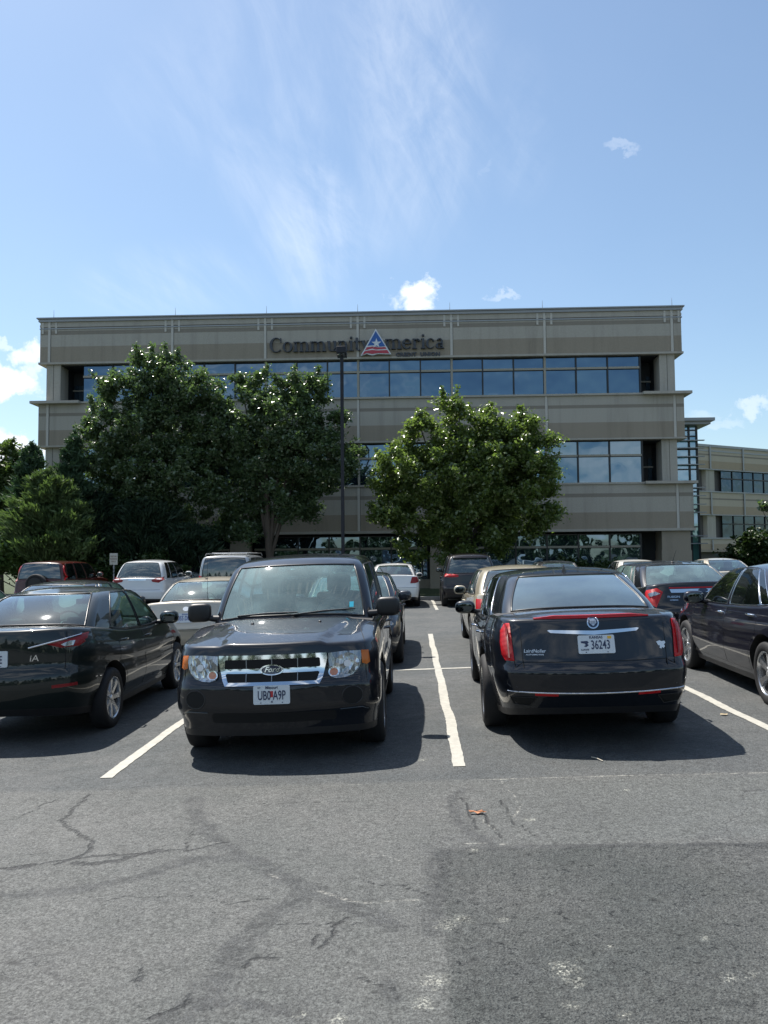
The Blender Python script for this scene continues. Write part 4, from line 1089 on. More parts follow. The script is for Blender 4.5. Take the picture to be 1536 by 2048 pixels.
b = MB(); c.drape(b, [(-.024, 1.082), (.024, 1.082), (.028, 1.06), (.0, 1.034), (-.028, 1.06)], 'rear', .017, .003, 0, .03); b.build('crest', M['alloy'], bd, angle=40)
b = MB()
for z in (1.072, 1.062, 1.052): c.line(b, [(-.02, z), (.02, z)], 'rear', .0015, off=.018)
b.build('crest_bands', M['plate_ink'], bd)
add_plate(c, r, 'rear', .012, .885, '36243', 'KANSAS', 'plate_ink', .62, 'cat')
surf_text(c, r, 'rear', -.50, .835, 'LairdNoller', .042, 'alloy', 'dealer_lettering', .95, .1)
surf_text(c, r, 'rear', -.50, .805, 'AUTOMOTIVE', .016, 'alloy', 'dealer_lettering', 1.5, 0)
b = MB(); c.drape(b, [(.525, .885), (.555, .893), (.575, .885), (.60, .888), (.607, .872), (.593, .858), (.60, .842), (.585, .828), (.575, .838), (.565, .825), (.55, .832), (.555, .85), (.54, .855)], 'rear', .004, .004, 0, .02); b.build('boot_emblem', M['alloy'], r, angle=60)
q = MB(); h_, _ = c.hit('top', 0, -.93); zz = h_.z; q.add([(0, -.81, zz+.005), (-.026, -.93, zz-.02), (.026, -.93, zz-.02), (0, -1.0, zz-.03), (0, -.94, zz+.075), (0, -.985, zz+.06), (.020, -.965, zz+.01), (-.020, -.965, zz+.01)],
      [(0, 1, 4), (0, 4, 2), (1, 7, 4), (2, 4, 6), (4, 7, 5), (4, 5, 6), (7, 3, 5), (6, 5, 3), (1, 3, 7), (2, 6, 3)])
q.build('shark_fin_aerial', M['plastic'], r, smooth=False)

# ---- dark green-black small sedan at the left
S = SEDAN(4.36, 1.70, 1.475, C=dict(F0=1.12, F1=2.05, R0=.50, R1=1.30, w0=.765, w1=.585, br0=.13, rcr=(.07, .10), side=[(.01, .41), (.44, .86)], seat=1.42, bulR=.09, tr=.085, cx=.05, cy=.06, h1=.87, shelf=.45, sink=.22),
          prof=[(0, .70), (.1, .78), (.5, .90), (1.15, 1.0), (1.4, 1.02), (3.0, 1.07), (3.8, 1.12), (4.1, 1.12), (4.26, 1.105), (4.36, 1.06)],
          crown=[(0, .08), (1.2, .10), (2.2, .12), (3.5, .09), (4.1, .03), (4.36, .01)], fil=.032, rows=24, R=.318, oF=.87, oR=.92, tw=.19, rim='seven', rimmat='alloy',
          rprof=[(0, .12), (.2, .03), (.35, .0), (.5, .01), (.60, .05), (.9, .06), (1, .07)], wprof=[(0, .09), (.18, .06), (.3, .02), (.5, .0), (.62, .012), (.72, 0), (.86, .012), (1, .05)],
          plan=dict(bf=.16, rf=(.28, .42), br=.12, rr=(.18, .36), tf=.05, tr=.06), mz=1.02, my=1.62, mo=.14, mw=.12, handles=[(2.28, .86), (3.12, .89)], doors=[(1.2, 1.25), (2.4, 2.44), (3.2, 3.45)],
          gaps=[([(.60, .72), (.60, 1.08)], 'rear'), ([(.60, -2.1), (.61, -1.72)], 'top')])
c, r = make_car('parked_sedan', 'glossy greenish-black small sedan with iA lettering, nearest car on the left', S, (-4.03, 9.80), 1.5, (.008, .012, .011), glass='glass', dust=.4)
for sg in (-1, 1):
    h = MB(); c.drape(h, [(sg*a, z) for a, z in [(.44, .965), (.60, .995), (.72, 1.03), (.765, 1.03), (.76, .96), (.70, .93), (.56, .925), (.50, .945)]], 'rear', .008, .03, 0, .035, .006); tl = h.build('tail_light', M['tail_dim'], r, angle=50)
    q = MB(); c.drape(q, [(sg*a, z) for a, z in [(.56, .955), (.63, .985), (.67, .985), (.66, .94), (.60, .935)]], 'rear', .018, .004, 0, .03); q.build('reverse_lamp', M['clearlens'], tl, angle=50)
    vw = 'right' if sg > 0 else 'left'
    q = MB(); c.drape(q, [(-2.18+.26, 1.035), (-2.18+.44, 1.045), (-2.18+.38, .995), (-2.18+.26, .965)], vw, .008, .03, 0, .035, .004); q.build('side_lens', M['tail_dim'], tl, angle=50)
    q = MB(); c.line(q, [(sg*.28, .935), (sg*.44, .972), (sg*.60, 1.008), (sg*.74, 1.045)], 'rear', .008, off=.010); q.build('chrome_strip', M['chrome'], r)
    q = MB(); c.drape(q, [(sg*.50, .575), (sg*.70, .585), (sg*.70, .555), (sg*.50, .545)], 'rear', .004, .01, 0, .04); q.build('reflector', M['tail_dim'], r, angle=50)
add_plate(c, r, 'rear', -.06, .84, '514 JDE', 'KANSAS', 'plate_ink', .60)
surf_text(c, r, 'rear', .33, .835, 'iA', .085, 'chrome', 'model_lettering', 1.15, .12)

# ---- navy sedan at the right edge
S = SEDAN(4.82, 1.835, 1.47, C=dict(F0=1.10, F1=2.10, R0=.52, R1=1.50, w0=.82, w1=.60, side=[(.01, .40), (.435, .79), (.80, .88)], seat=1.5, cx=.055, cy=.07, h1=.87, rc=(.08, .09), sink=.25),
          prof=[(0, .70), (.15, .80), (.6, .92), (1.2, 1.0), (1.5, 1.01), (3.4, 1.07), (4.2, 1.11), (4.6, 1.12), (4.82, 1.06)], fil=.035, rows=24,
          crown=[(0, .06), (1.2, .09), (2.4, .10), (3.8, .09), (4.82, .04)], R=.335, oF=.95, oR=1.08, tw=.215, rim='five', rimmat='alloy',
          wprof=[(0, .08), (.14, .05), (.24, .03), (.45, .0), (.60, .008), (.68, .0), (.80, .006), (.92, .03), (1, .06)], chrome_trim=True, chrome_handles=True,
          mz=1.02, my=1.72, mo=.15, mw=.13, handles=[(2.42, .88), (3.38, .91)], doors=[(1.28, 1.38), (2.55, 2.60), (3.55, 3.80)])
c, r = make_car('parked_sedan', 'dark navy sedan with chrome window line, at the right edge of the front row', S, (4.63, 9.95), -2.2, (.005, .0055, .014), glass='glass_dk', flake=.1, dust=.35)
for sg in (-1, 1):
    vw = 'right' if sg > 0 else 'left'
    q = MB(); c.line(q, [(-1.9, .93), (-.9, .92), (.2, .90), (1.2, .86)], vw, .006, off=-.002); q.build('body_crease', paint((.005, .0055, .014), .1, .35), r)
    h = MB(); c.drape(h, [(sg*a, z) for a, z in [(.42, .70), (.56, .78), (.78, .80), (.83, .76), (.72, .68), (.5, .65)]], 'front', .008, .03, 0, .035, .006); h.build('headlight', M['clearlens'], r, angle=50)
    h = MB(); c.drape(h, [(2.0, .74), (2.12, .76), (1.78, .80), (1.66, .77)], vw, .008, .02, 0, .03, .003); h.build('headlight_corner', M['clearlens'], r, angle=50)
    h = MB(); c.drape(h, [(sg*a, z) for a, z in [(.45, .98), (.62, 1.02), (.83, 1.02), (.82, .88), (.6, .86)]], 'rear', .008, .03, 0, .035, .006); h.build('tail_light', M['tail'], r, angle=50)

# ---- generic details used on the rows behind
def tails(c, r, P, mat='tail', view='rear', nm='tail_light'):
    for sg in (-1, 1):
        h = MB(); c.drape(h, [(sg*a, z) for a, z in P], view, .008, .03, 0, .04, .006); h.build(nm, M[mat], r, angle=50)
def bumper_seam(c, r, z, w=.75, view='rear'):
    q = MB(); c.line(q, [(-w, z), (w, z)], view, .005, off=-.001); q.build('bumper_gap', M['gap'], r)

TAN = (.50, .455, .37); GOLD = (.44, .39, .29)
SB = SEDAN(4.67, 1.78, 1.44, C=dict(R0=.68, R1=1.32, w0=.79, w1=.60, shelf=.4, bulR=.06), gaps=[([(-.62, .62), (-.62, 1.02)], 'rear'), ([(.62, .62), (.62, 1.02)], 'rear')], rim='seven')
c, r = make_car('parked_sedan', 'dusty beige older sedan with blue-lettered 055 DUY plate and tall aerial', SB, (-3.72, 15.45), 0, TAN, glass='glass_lt', dust=.9, flake=.3)
tails(c, r, [(.56, .93), (.80, .95), (.82, .80), (.58, .78)]); bumper_seam(c, r, .62)
add_plate(c, r, 'rear', 0, .81, '055 DUY', 'KANSAS', 'plate_ink_b', .60)
q = MB(); c.drape(q, ellipse(0, .955, .05, .035), 'rear', .008, .01, 0, .03); q.build('badge', M['chrome'], r)
q = MB(); c.line(q, [(-.30, .60), (.30, .60)], 'rear', .003); q.build('bumper_line', M['gap'], r)
q = MB(); zz = float(c.Zr(np.array(0.), -.85)); q.tube([(.0, -.85, zz), (-.02, -1.0, zz+.05), (-.12, -.95, zz+.42)], [.006, .004, .002], n=6); q.ell((0, -.85, zz), (.025, .03, .015)); q.build('aerial', M['plastic'], r)
q = MB(); h_, _ = c.hit('top', .30, -2.0); q.tube([h_, h_+Vector((.0, .05, .78))], [.004, .002], n=6); q.build('whip_aerial', M['plastic'], r)

SF = SEDAN(4.60, 1.77, 1.45, C=dict(F0=1.12, F1=1.98, w0=.785), mz=1.02, rim='five')
c, r = make_car('parked_sedan', 'dark blue-grey sedan nose to nose behind the boxy black SUV, its mirror poking out', SF, (-1.02, 14.45), 180, (.02, .024, .032), glass='glass_lt', dust=.4, flake=.3)
tails(c, r, [(.44, .70), (.6, .76), (.78, .76), (.80, .66), (.6, .62)], 'clearlens', 'front', 'headlight')
q = MB(); c.drape(q, rrect(0, .58, .95, .16, .04), 'front', .004, .02, 0, .05); q.build('grille', M['gap'], r)

SG = SEDAN(4.75, 1.80, 1.46, C=dict(R0=.66, R1=1.36, w0=.80, w1=.60), rim='seven')
c, r = make_car('parked_sedan', 'champagne gold sedan half hidden by the large black sedan with Kansas plate', SG, (1.86, 15.1), -.5, GOLD, glass='glass', dust=.6, flake=.35)
tails(c, r, [(.54, .95), (.80, .96), (.81, .80), (.6, .78)]); bumper_seam(c, r, .60)

SU = SEDAN(4.84, 1.83, 1.445, C=dict(R0=.66, R1=1.40, w0=.82, w1=.63, shelf=.4, br0=.14), rim='ten', prof=[(0, .72), (.12, .80), (.5, .90), (1.2, .99), (1.5, 1.0), (3.5, 1.06), (4.2, 1.09), (4.6, 1.13), (4.75, 1.13), (4.84, 1.06)])
c, r = make_car('parked_sedan', 'black sedan with chrome boot bar, one angular red tail light showing', SU, (4.60, 15.15), -1, (.0055, .006, .008), glass='glass_lt', dust=.3)
tails(c, r, [(.60, .98), (.68, 1.04), (.82, 1.0), (.83, .82), (.72, .74), (.66, .86)])
for sg in (-1, 1):
    q = MB(); c.drape(q, [(sg*a, z) for a, z in [(.64, .95), (.71, .985), (.80, .95), (.79, .90)]], 'rear', .020, .004, 0, .03); q.build('reverse_lamp', M['clearlens'], r, angle=50)
q = MB(); c.drape(q, [(-.50, 1.02), (.50, 1.02), (.48, .965), (-.48, .965)], 'rear', .010, .02, 0, .04); q.build('boot_bar', M['chrome'], r, angle=50)
q = MB(); c.drape(q, [(-.50, 1.048), (.50, 1.048), (.50, 1.030), (-.50, 1.030)], 'rear', .012, .02, 0, .04); q.build('brake_light_strip', M['tail'], r, angle=50)
q = MB(); c.drape(q, ellipse(0, .995, .075, .03), 'rear', .018, .01, 0, .03); q.build('badge', M['badge_blue'], r, angle=50)
surf_text(c, r, 'rear', -.45, .90, 'FUSION', .045, 'chrome', 'model_lettering', 1.2)
surf_text(c, r, 'rear', -.45, .85, 'HYBRID', .03, 'chrome', 'model_lettering', 1.2)
q = MB(); zz = float(c.Zr(np.array(0.), -.82)); q.ell((0, -.82, zz), (.03, .04, .02)); q.tube([(0, -.82, zz), (.03, -.98, zz+.22)], [.005, .002], n=6); q.build('aerial', M['plastic'], r)

c, r = make_car('parked_sedan', 'black sedan behind the small greenish-black one, little more than its roof showing', SEDAN(4.7, 1.80, 1.45, rim='five'), (-6.35, 15.3), 0, (.008, .009, .01), glass='glass', dust=.4)
tails(c, r, [(.56, .93), (.80, .95), (.82, .80), (.58, .78)])
c, r = make_car('parked_sedan', 'sliver of a silver sedan at the far left of the second row', SEDAN(4.6, 1.78, 1.42, rim='five'), (-8.95, 15.6), 0, (.42, .43, .44), glass='glass', dust=.4, flake=.5)
tails(c, r, [(.56, .93), (.80, .95), (.82, .80), (.58, .78)])

# ---- far row, tails to the camera
G2 = 'parked cars in the far row'
SW = SEDAN(4.80, 1.79, 1.45, C=dict(R0=.58, R1=1.30, w0=.79, w1=.60, shelf=.4), rim='five')
c, r = make_car('parked_sedan', 'white sedan with dark red tail light at the open end of the far row', SW, (-.66, 28.75), 1, (.72, .72, .70), glass='glass', group=G2, dust=.4, detail=1)
tails(c, r, [(.54, .80), (.60, 1.0), (.74, 1.01), (.84, .93), (.84, .84), (.70, .80)], 'tail_dim'); bumper_seam(c, r, .66)
q = MB(); c.drape(q, [(-.42, 1.065), (.42, 1.065), (.42, 1.04), (-.42, 1.04)], 'rear', .01, .02); q.build('boot_lip', paint((.72, .72, .70), 0, .4), r)
SJ = SUVS(4.82, 1.94, 1.76, C=dict(w0=.86, w1=.66, R0=.14, R1=.55), rim='five')
c, r = make_car('parked_suv', 'dark brown-black SUV with long red tail lights, centre of the far row', SJ, (1.93, 28.6), -1, (.012, .009, .010), glass='glass_dk', group=G2, dust=.3, detail=1)
tails(c, r, [(.40, 1.06), (.62, 1.08), (.84, 1.10), (.86, .99), (.60, .98), (.40, .99)], 'tail')
q = MB(); c.drape(q, [(-.52, 1.64), (.52, 1.64), (.56, 1.58), (-.56, 1.58)], 'rear', .06, .08); q.build('roof_spoiler', paint((.012, .009, .010), 0, .3), r)
for sg in (-1, 1):
    q = MB(); q.tube([(sg*.60, .35, 1.735), (sg*.60, .2, 1.775), (sg*.60, -1.5, 1.76), (sg*.60, -1.65, 1.71)], .014); q.build('roof_rail', M['chrome'], r)
SE = SUVS(4.52, 1.84, 1.68, C=dict(w0=.84, w1=.62, R0=.22, R1=.62, side=[(.015, .40), (.43, .72), (.75, .90)]), rim='five')
c, r = make_car('parked_suv', 'white compact SUV with rounded tailgate, below the small notice board', SE, (-9.02, 28.2), 1, (.62, .64, .65), glass='glass_dk', group=G2, dust=.5, detail=1)
tails(c, r, [(.46, 1.02), (.62, 1.08), (.84, 1.12), (.86, 1.02), (.70, .93), (.5, .96)], 'tail_dim'); bumper_seam(c, r, .70)
q = MB(); c.drape(q, rrect(0, 1.03, .60, .05, .02), 'rear', .01, .02); q.build('tailgate_trim', M['chrome'], r)
roofant(c, r, -1.35, .14, .03)
SP = SUVS(4.85, 1.99, 1.83, C=dict(w0=.91, w1=.78, R0=.10, R1=.22, h1=.84, rcr=(.12, .10)), rim='seven')
c, r = make_car('parked_suv', 'tall silver SUV with roof rack and dark tailgate glass beneath the trees', SP, (-6.15, 28.5), 0, (.42, .44, .45), glass='glass_dk', group=G2, dust=.4, flake=.5, detail=1)
tails(c, r, [(.76, 1.12), (.90, 1.14), (.92, .85), (.78, .85)], 'tail')
for sg in (-1, 1):
    q = MB(); q.tube([(sg*.68, .7, 1.80), (sg*.68, .5, 1.87), (sg*.68, -1.9, 1.86), (sg*.68, -2.1, 1.79)], .018); q.build('roof_rail', M['alloy'], r)
q = MB(); q.tube([(-.68, -1.2, 1.875), (.68, -1.2, 1.875)], .016); q.tube([(-.68, -.2, 1.875), (.68, -.2, 1.875)], .016); q.build('roof_crossbar', M['alloy'], r)
SC_ = SUVS(4.5, 1.80, 1.68, C=dict(w0=.83, w1=.68, R0=.10, R1=.26, h1=.85), rim='seven')
c, r = make_car('parked_suv', 'red small SUV with spare wheel on its tailgate, leftmost in the far row', SC_, (-12.25, 28.2), 0, (.06, .007, .005), glass='glass_dk', group=G2, dust=.3, detail=1)  # red paint darkened all over, tree shade put into the colour
for sg in (-1, 1):
    q = MB(); c.line(q, [(sg*.80, 1.0), (sg*.79, 1.15), (sg*.70, 1.50)], 'rear', .032, off=.0); q.build('tail_light', M['tail'], r)
tm, rm = wheel_meshes(.33, .2, 'seven')
o = bpy.data.objects.new('spare_wheel', tm); COL.objects.link(o); o.parent = r; o.location = (0, -2.34, .92); o.rotation_euler = (0, 0, rad(-90))
if not len(tm.materials): tm.materials.append(M['rubber'])
q = MB(); q.lathe([(0, -2.46), (.22, -2.45), (.25, -2.40), (.25, -2.25)], 'Y', (0, 0, .92), 32); q.build('spare_wheel_cover', M['plastic'], r)
c, r = make_car('parked_sedan', 'dark grey sedan whose roof just shows above the large black sedan', SEDAN(4.7, 1.80, 1.46, rim='five'), (4.93, 28.6), 0, (.015, .016, .018), glass='glass', group=G2, dust=.4, detail=1)
roofant(c, r, -.9, .05, .03)
c, r = make_car('parked_sedan', 'pale sedan whose roof shows over the black sedan with chrome boot bar', SEDAN(4.6, 1.78, 1.47, rim='five'), (7.62, 28.4), -1, (.60, .58, .53), glass='glass_dk', group=G2, dust=.5, detail=1)
SX = SEDAN(4.75, 1.82, 1.49, C=dict(F0=1.25, F1=2.2, R0=.5, R1=1.5, side=[(.015, .43), (.455, .80), (.82, .92)], cy=.06, cx=.05), rim='five', chrome_trim=True)
c, r = make_car('parked_sedan', 'cream sedan with arched roof, rightmost in the far row', SX, (10.45, 28.4), -1, (.52, .47, .38), glass='glass', group=G2, dust=.5, flake=.3, detail=1)
roofant(c, r, -.9, .16, .06)
tails(c, r, [(.50, .95), (.80, 1.0), (.82, .84), (.60, .82)])
# ------------------------------------------------------------------ the office building
M['conc_lt'] = None
def precast(name, a, b, streak=0.38):
    m, t = new_mat(name); co = worldco(t)
    sx = t.n('ShaderNodeMapping', inp={'Vector': co, 'Scale': (1.6, 1.6, 0.12)})
    n1 = t.noise(sx, 1.4, 5, 0.65); n2 = t.noise(co, 30, 3, 0.8); n3 = t.noise(co, 0.35, 3, 0.5)
    c = t.mix(n3, a, b); c = t.mix(t.math('MULTIPLY', t.ramp(n1, 0.45, 0.8), streak), c, tuple(x*0.45 for x in a))
    c = t.vmath('SCALE', c, scale=t.ramp(n2, 0.3, 0.7, 0.90, 1.10)).outputs[0]
    bp = t.n('ShaderNodeBump', inp={'Strength': 0.35, 'Distance': 0.006, 'Height': n2})
    p = t.n('ShaderNodeBsdfPrincipled', inp={'Base Color': c, 'Roughness': 0.85, 'Normal': bp.outputs[0]})
    t.n('ShaderNodeOutputMaterial', inp={0: p}); return m
PA = precast('light_precast_concrete', (0.365, 0.345, 0.298), (0.41, 0.385, 0.335))
PS = precast('pale_joint_strip', (0.47, 0.455, 0.41), (0.52, 0.50, 0.455), .1)
PB = precast('tan_precast_concrete', (0.275, 0.238, 0.186), (0.305, 0.268, 0.212))
PC = precast('dark_band_concrete', (0.22, 0.198, 0.165), (0.25, 0.225, 0.185), .15)
PT = precast('sandy_mullion', (0.34, 0.315, 0.25), (0.37, 0.34, 0.27), .1)
PW1 = precast('wing_lit_tone_concrete', (0.42, 0.37, 0.29), (0.45, 0.40, 0.32), .1); PW2 = precast('wing_lit_tone_tan_concrete', (0.34, 0.275, 0.195), (0.37, 0.305, 0.22), .1)  # facade concrete lightened: light on the wing's face put into the colour
M['coping'] = simple('metal_coping', (0.30, 0.31, 0.32), 0.45, 0.3, var=.1, world=True)
M['joint'] = simple('panel_joint', (0.10, 0.095, 0.085), 0.9)
M['dark_soffit'] = simple('dark_grey_soffit', (0.10, 0.095, 0.09), 0.8, var=.1)  # dark grey tone for the wing core
M['mullion_dk'] = simple('dark_mullion', (0.012, 0.014, 0.016), 0.4)
M['mullion_lt'] = simple('sandy_window_frame', (0.30, 0.285, 0.235), 0.5, var=.08)
def bglass(name, col, rough=0.015, wob=0.004, spec=1.0, refl=0.27):
    m, t = new_mat(name); co = worldco(t)
    nn = t.noise(co, 0.55, 2, 0.4)
    b = t.n('ShaderNodeBump', inp={'Strength': 0.6, 'Distance': 0.09, 'Height': nn})
    df = t.n('ShaderNodeBsdfDiffuse', inp={'Color': col})
    rnd = t.n('ShaderNodeObjectInfo').outputs['Random']
    gl = t.n('ShaderNodeBsdfGlossy', inp={'Color': t.mix(rnd, (0.36, 0.52, 0.70), (0.50, 0.68, 0.84)), 'Roughness': rough, 'Normal': b.outputs[0]})
    fr = t.n('ShaderNodeLayerWeight', inp={'Blend': 0.25})
    f = t.math('ADD', t.math('MULTIPLY', fr.outputs[0], 0.6), refl, clamp=True)
    mx = t.n('ShaderNodeMixShader', inp={0: f, 1: df, 2: gl}); t.n('ShaderNodeOutputMaterial', inp={0: mx}); return m
M['loggia'] = simple('dark_loggia', (0.022, 0.026, 0.030), 0.7, var=.2)  # near-black tone for the loggia walls and the building core
M['bglass_w'] = bglass('dark_wing_glazing', (0.010, 0.018, 0.030), refl=.13)
M['bglass'] = bglass('blue_reflective_glazing', (0.012, 0.022, 0.032))
M['bglass_g'] = bglass('green_clear_glazing', (0.10, 0.24, 0.22), refl=.35)
YB = 39.5
XL, XR = -18.62, 13.28
BD = 20.0                      # depth of the block
bld = empty('office_building', (-2.7, YB, 0))
tag(bld, 'three-storey office block with banded tan concrete and long strips of blue glass', 'building')
def bbox(mb, x0, x1, y0, y1, z0, z1, mi=0, bev=0):
    mb.box(((x0+x1)/2-bld.location.x, (y0+y1)/2-bld.location.y, (z0+z1)/2), (x1-x0, y1-y0, z1-z0), mi, bev=bev)
def bpart(name, mats, parent=bld, **k): return None
joints = [-11.9, -7.22, -2.6, 2.04, 6.62]
zz_ = lambda y, x=1088: atY(x, y, YB).z
# storey levels from ground up
L3 = dict(g0=9.50, g1=11.44); L2_ = dict(g0=5.12, g1=7.24); L1 = dict(g0=0.1, g1=2.72)
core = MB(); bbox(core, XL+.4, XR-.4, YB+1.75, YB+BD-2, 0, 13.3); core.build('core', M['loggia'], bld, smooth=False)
def spandrel(name, z0, z1, bands, proud, xl=XL, xr=XR):
    """one storey's concrete panels: courses stacked between z0 and z1"""
    q = MB(); z = z0
    for (h, mi, pr) in bands:
        bbox(q, xl-pr, xr+pr, YB-proud-pr, YB+BD-1, z, z+h, mi); z += h
    # proud pale vertical joint strips
    for x in joints+[-18.15, 12.82]:
        bbox(q, x-.06, x+.06, YB-proud-.03, YB-proud, z0+bands[0][0], z-.002, 4)
        bbox(q, x+.065, x+.085, YB-proud-.004, YB-proud+.01, z0+bands[0][0], z-.002, 3)
    o = q.build(name, [PA, PB, PC, M['joint'], PS], bld, smooth=False); return o
spandrel('parapet', 11.46, 0, [(.10, 0, .06), (.80, 1, 0), (.60, 0, 0), (.20, 2, 0), (.16, 0, 0), (.03, 3, -.01), (.12, 0, .02), (.26, 0, .0), (.03, 3, -.01)], .12)
cp = MB(); bbox(cp, XL-.14, XR+.14, YB-.28, YB+BD-.8, 13.76-.0-.0, 13.82); bbox(cp, XL-.07, XR+.07, YB-.20, YB+BD-.9, 13.62, 13.757); bbox(cp, XL-.02, XR+.04, YB-.16, YB+BD-.9, 13.24, 13.30); cp.build('coping', M['coping'], bld, smooth=False)
for x in joints+[-18.15, 12.82]:
    for s in (-.34, .34):
        q = MB(); bbox(q, x+s-.05, x+s+.05, YB-.15, YB-.122, 13.02, 13.60); q.build('bracket_strip', PS, bld, smooth=False)
spandrel('third_floor_band', 7.26, 0, [(.08, 0, .07), (.78, 1, 0), (.70, 0, 0), (.16, 2, 0), (.62-.16, 0, 0)], .20)
spandrel('second_floor_band', 2.80, 0, [(.12, 0, .06), (.80, 1, 0), (.74, 0, 0), (.18, 2, 0), (.48, 0, 0)], .24, XL-.35, XR+.3)
for nm, z, xl, xr in (('third_floor_ledge', 9.42, XL-.30, XR+.30), ('second_floor_ledge', 5.06, XL-.5, XR+.45)):
    q = MB(); bbox(q, xl, -16.45, YB-.55, YB+BD-.9, z, z+.13); bbox(q, 11.25, xr, YB-.55, YB+BD-.9, z, z+.13); bbox(q, -16.45, 11.25, YB-.30, YB+.6, z+.02, z+.11)
    q.build('ledge', PA, bld, smooth=False)
# corner piers
for z0, z1 in ((9.55, 11.46), (5.19, 7.26)):
    for x0, x1 in ((XL+.30, XL+1.02), (XR-1.08, XR-.34)):
        q = MB(); bbox(q, x0, x1, YB-.02, YB+.9, z0, z1); bbox(q, (x0+x1)/2-.012, (x0+x1)/2+.012, YB-.024, YB, z0, z1, 1)
        q.build('corner_pier', [PA, M['joint']], bld, smooth=False)
for x0, x1, z1 in ((XL-.2, XL+1.15, 2.80), (XR-1.25, XR+.18, 2.80), (-9.0, -8.0, 2.80), (.85, 1.85, 2.80)):
    q = MB(); bbox(q, x0, x1, YB-.16, YB+.9, 0, 1.85); bbox(q, x0+.03, x1-.03, YB-.13, YB+.9, 1.85, z1); q.build('ground_floor_pier', [PB], bld, smooth=False)
# ribbon windows
def ribbon(z0, z1, xl, xr, bar, ysub=0.0, pane=1.545, rec=.10, jt=True, corner=True):
    xs = [xl]+[x for j0, j1 in zip([joints[0]-4.62]+joints, joints+[joints[-1]+4.62]) for x in (j0, j0+(j1-j0)/3, j0+2*(j1-j0)/3) if xl+.2 < x < xr-.2]+[xr]
    for a, b in zip(xs[:-1], xs[1:]):
        wn = MB(); j = any(abs(b-x) < .05 for x in joints)
        # frame: mullion at the right side of the pane and the horizontal bar
        bbox(wn, b-.035, b+.035, YB+rec-.05, YB+rec+.12, z0, z1, 1 if (j and jt) else 0)
        if j and jt: bbox(wn, b-.055, b+.055, YB+rec-.09, YB+rec-.052, z0, z1, 1)
        bbox(wn, a+.035, b-.036, YB+rec-.075, YB+rec+.12, bar, bar+.10, 1)
        bbox(wn, a+.035, b-.036, YB+rec-.02, YB+rec+.10, bar-.022, bar-.001, 0)
        bbox(wn, a+.035, b-.036, YB+rec-.02, YB+rec+.10, z1-.05, z1, 0)
        wo_ = wn.build('window', [M['mullion_dk'], M['mullion_lt']], bld, smooth=False)
        for (c0, c1) in ((z0, bar-.03), (bar+.105, z1-.055)):
            g = MB(); tl_ = random.uniform(-.004, .004); tz = random.uniform(-.006, .006)
            x0, x1 = a+.036-bld.location.x, b-.037-bld.location.x; yy = rec+.03
            g.add([(x0, yy-tl_, c0), (x1, yy+tl_, c0), (x1, yy+tl_+tz, c1), (x0, yy-tl_+tz, c1)], [(0, 1, 2, 3)])
            g.build('pane', M['bglass'], wo_, smooth=False, fix=False)
ribbon(9.55, 11.46, -16.5, 11.28, 10.80)
ribbon(5.19, 7.26, -16.5, 11.28, 6.47)
for xl, xr in ((XL+1.9, -9.1), (-7.9, .75), (1.95, 11.2)):
    ribbon(0.55, 2.70, xl, xr, 2.02, rec=.45, jt=False)
q = MB(); bbox(q, XL+1, XR-1, YB+.3, YB+.9, 0, .54); q.build('plinth', PB, bld, smooth=False)
# corner loggias: return glass and inner column
for z0, z1 in ((9.55, 11.46), (5.19, 7.26)):
    for sgn, xa, xb in ((1, 11.32, 12.2), (-1, -17.6, -16.54)):
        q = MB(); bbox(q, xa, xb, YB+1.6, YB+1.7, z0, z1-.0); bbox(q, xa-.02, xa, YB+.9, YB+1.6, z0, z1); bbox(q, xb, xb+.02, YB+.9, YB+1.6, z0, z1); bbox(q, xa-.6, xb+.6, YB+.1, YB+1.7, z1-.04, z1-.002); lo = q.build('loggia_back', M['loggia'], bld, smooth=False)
        g = MB(); bbox(g, xa+.05, xa+.42 if sgn > 0 else xa+.5, YB+1.55, YB+1.58, z0+.02, z1-.75); bbox(g, xb-.22, xb-.02, YB+1.55, YB+1.58, z0+.02, z1-.75); g.build('loggia_glass', M['bglass'], lo, smooth=False)
        g = MB(); bbox(g, xa, xb, YB+1.46, YB+1.53, z0+.85, z0+.92); g.build('loggia_rail', M['mullion_lt'], lo, smooth=False)
# lightning rods: each a rod of its own
for px, py in ((105, 641), (349, 639), (532, 636), (715, 633), (900, 630), (1086, 624), (1346, 618)):
    x = atY(px, py, YB).x; q = MB(); q.tube([(0, 0, 13.82), (0, 0, 14.32)], [.018, .006], n=6); q.ell((0, 0, 13.84), (.05, .05, .03)); o = q.build('lightning_rod', M['coping'], bld); o.location = (x-bld.location.x, .15, 0)

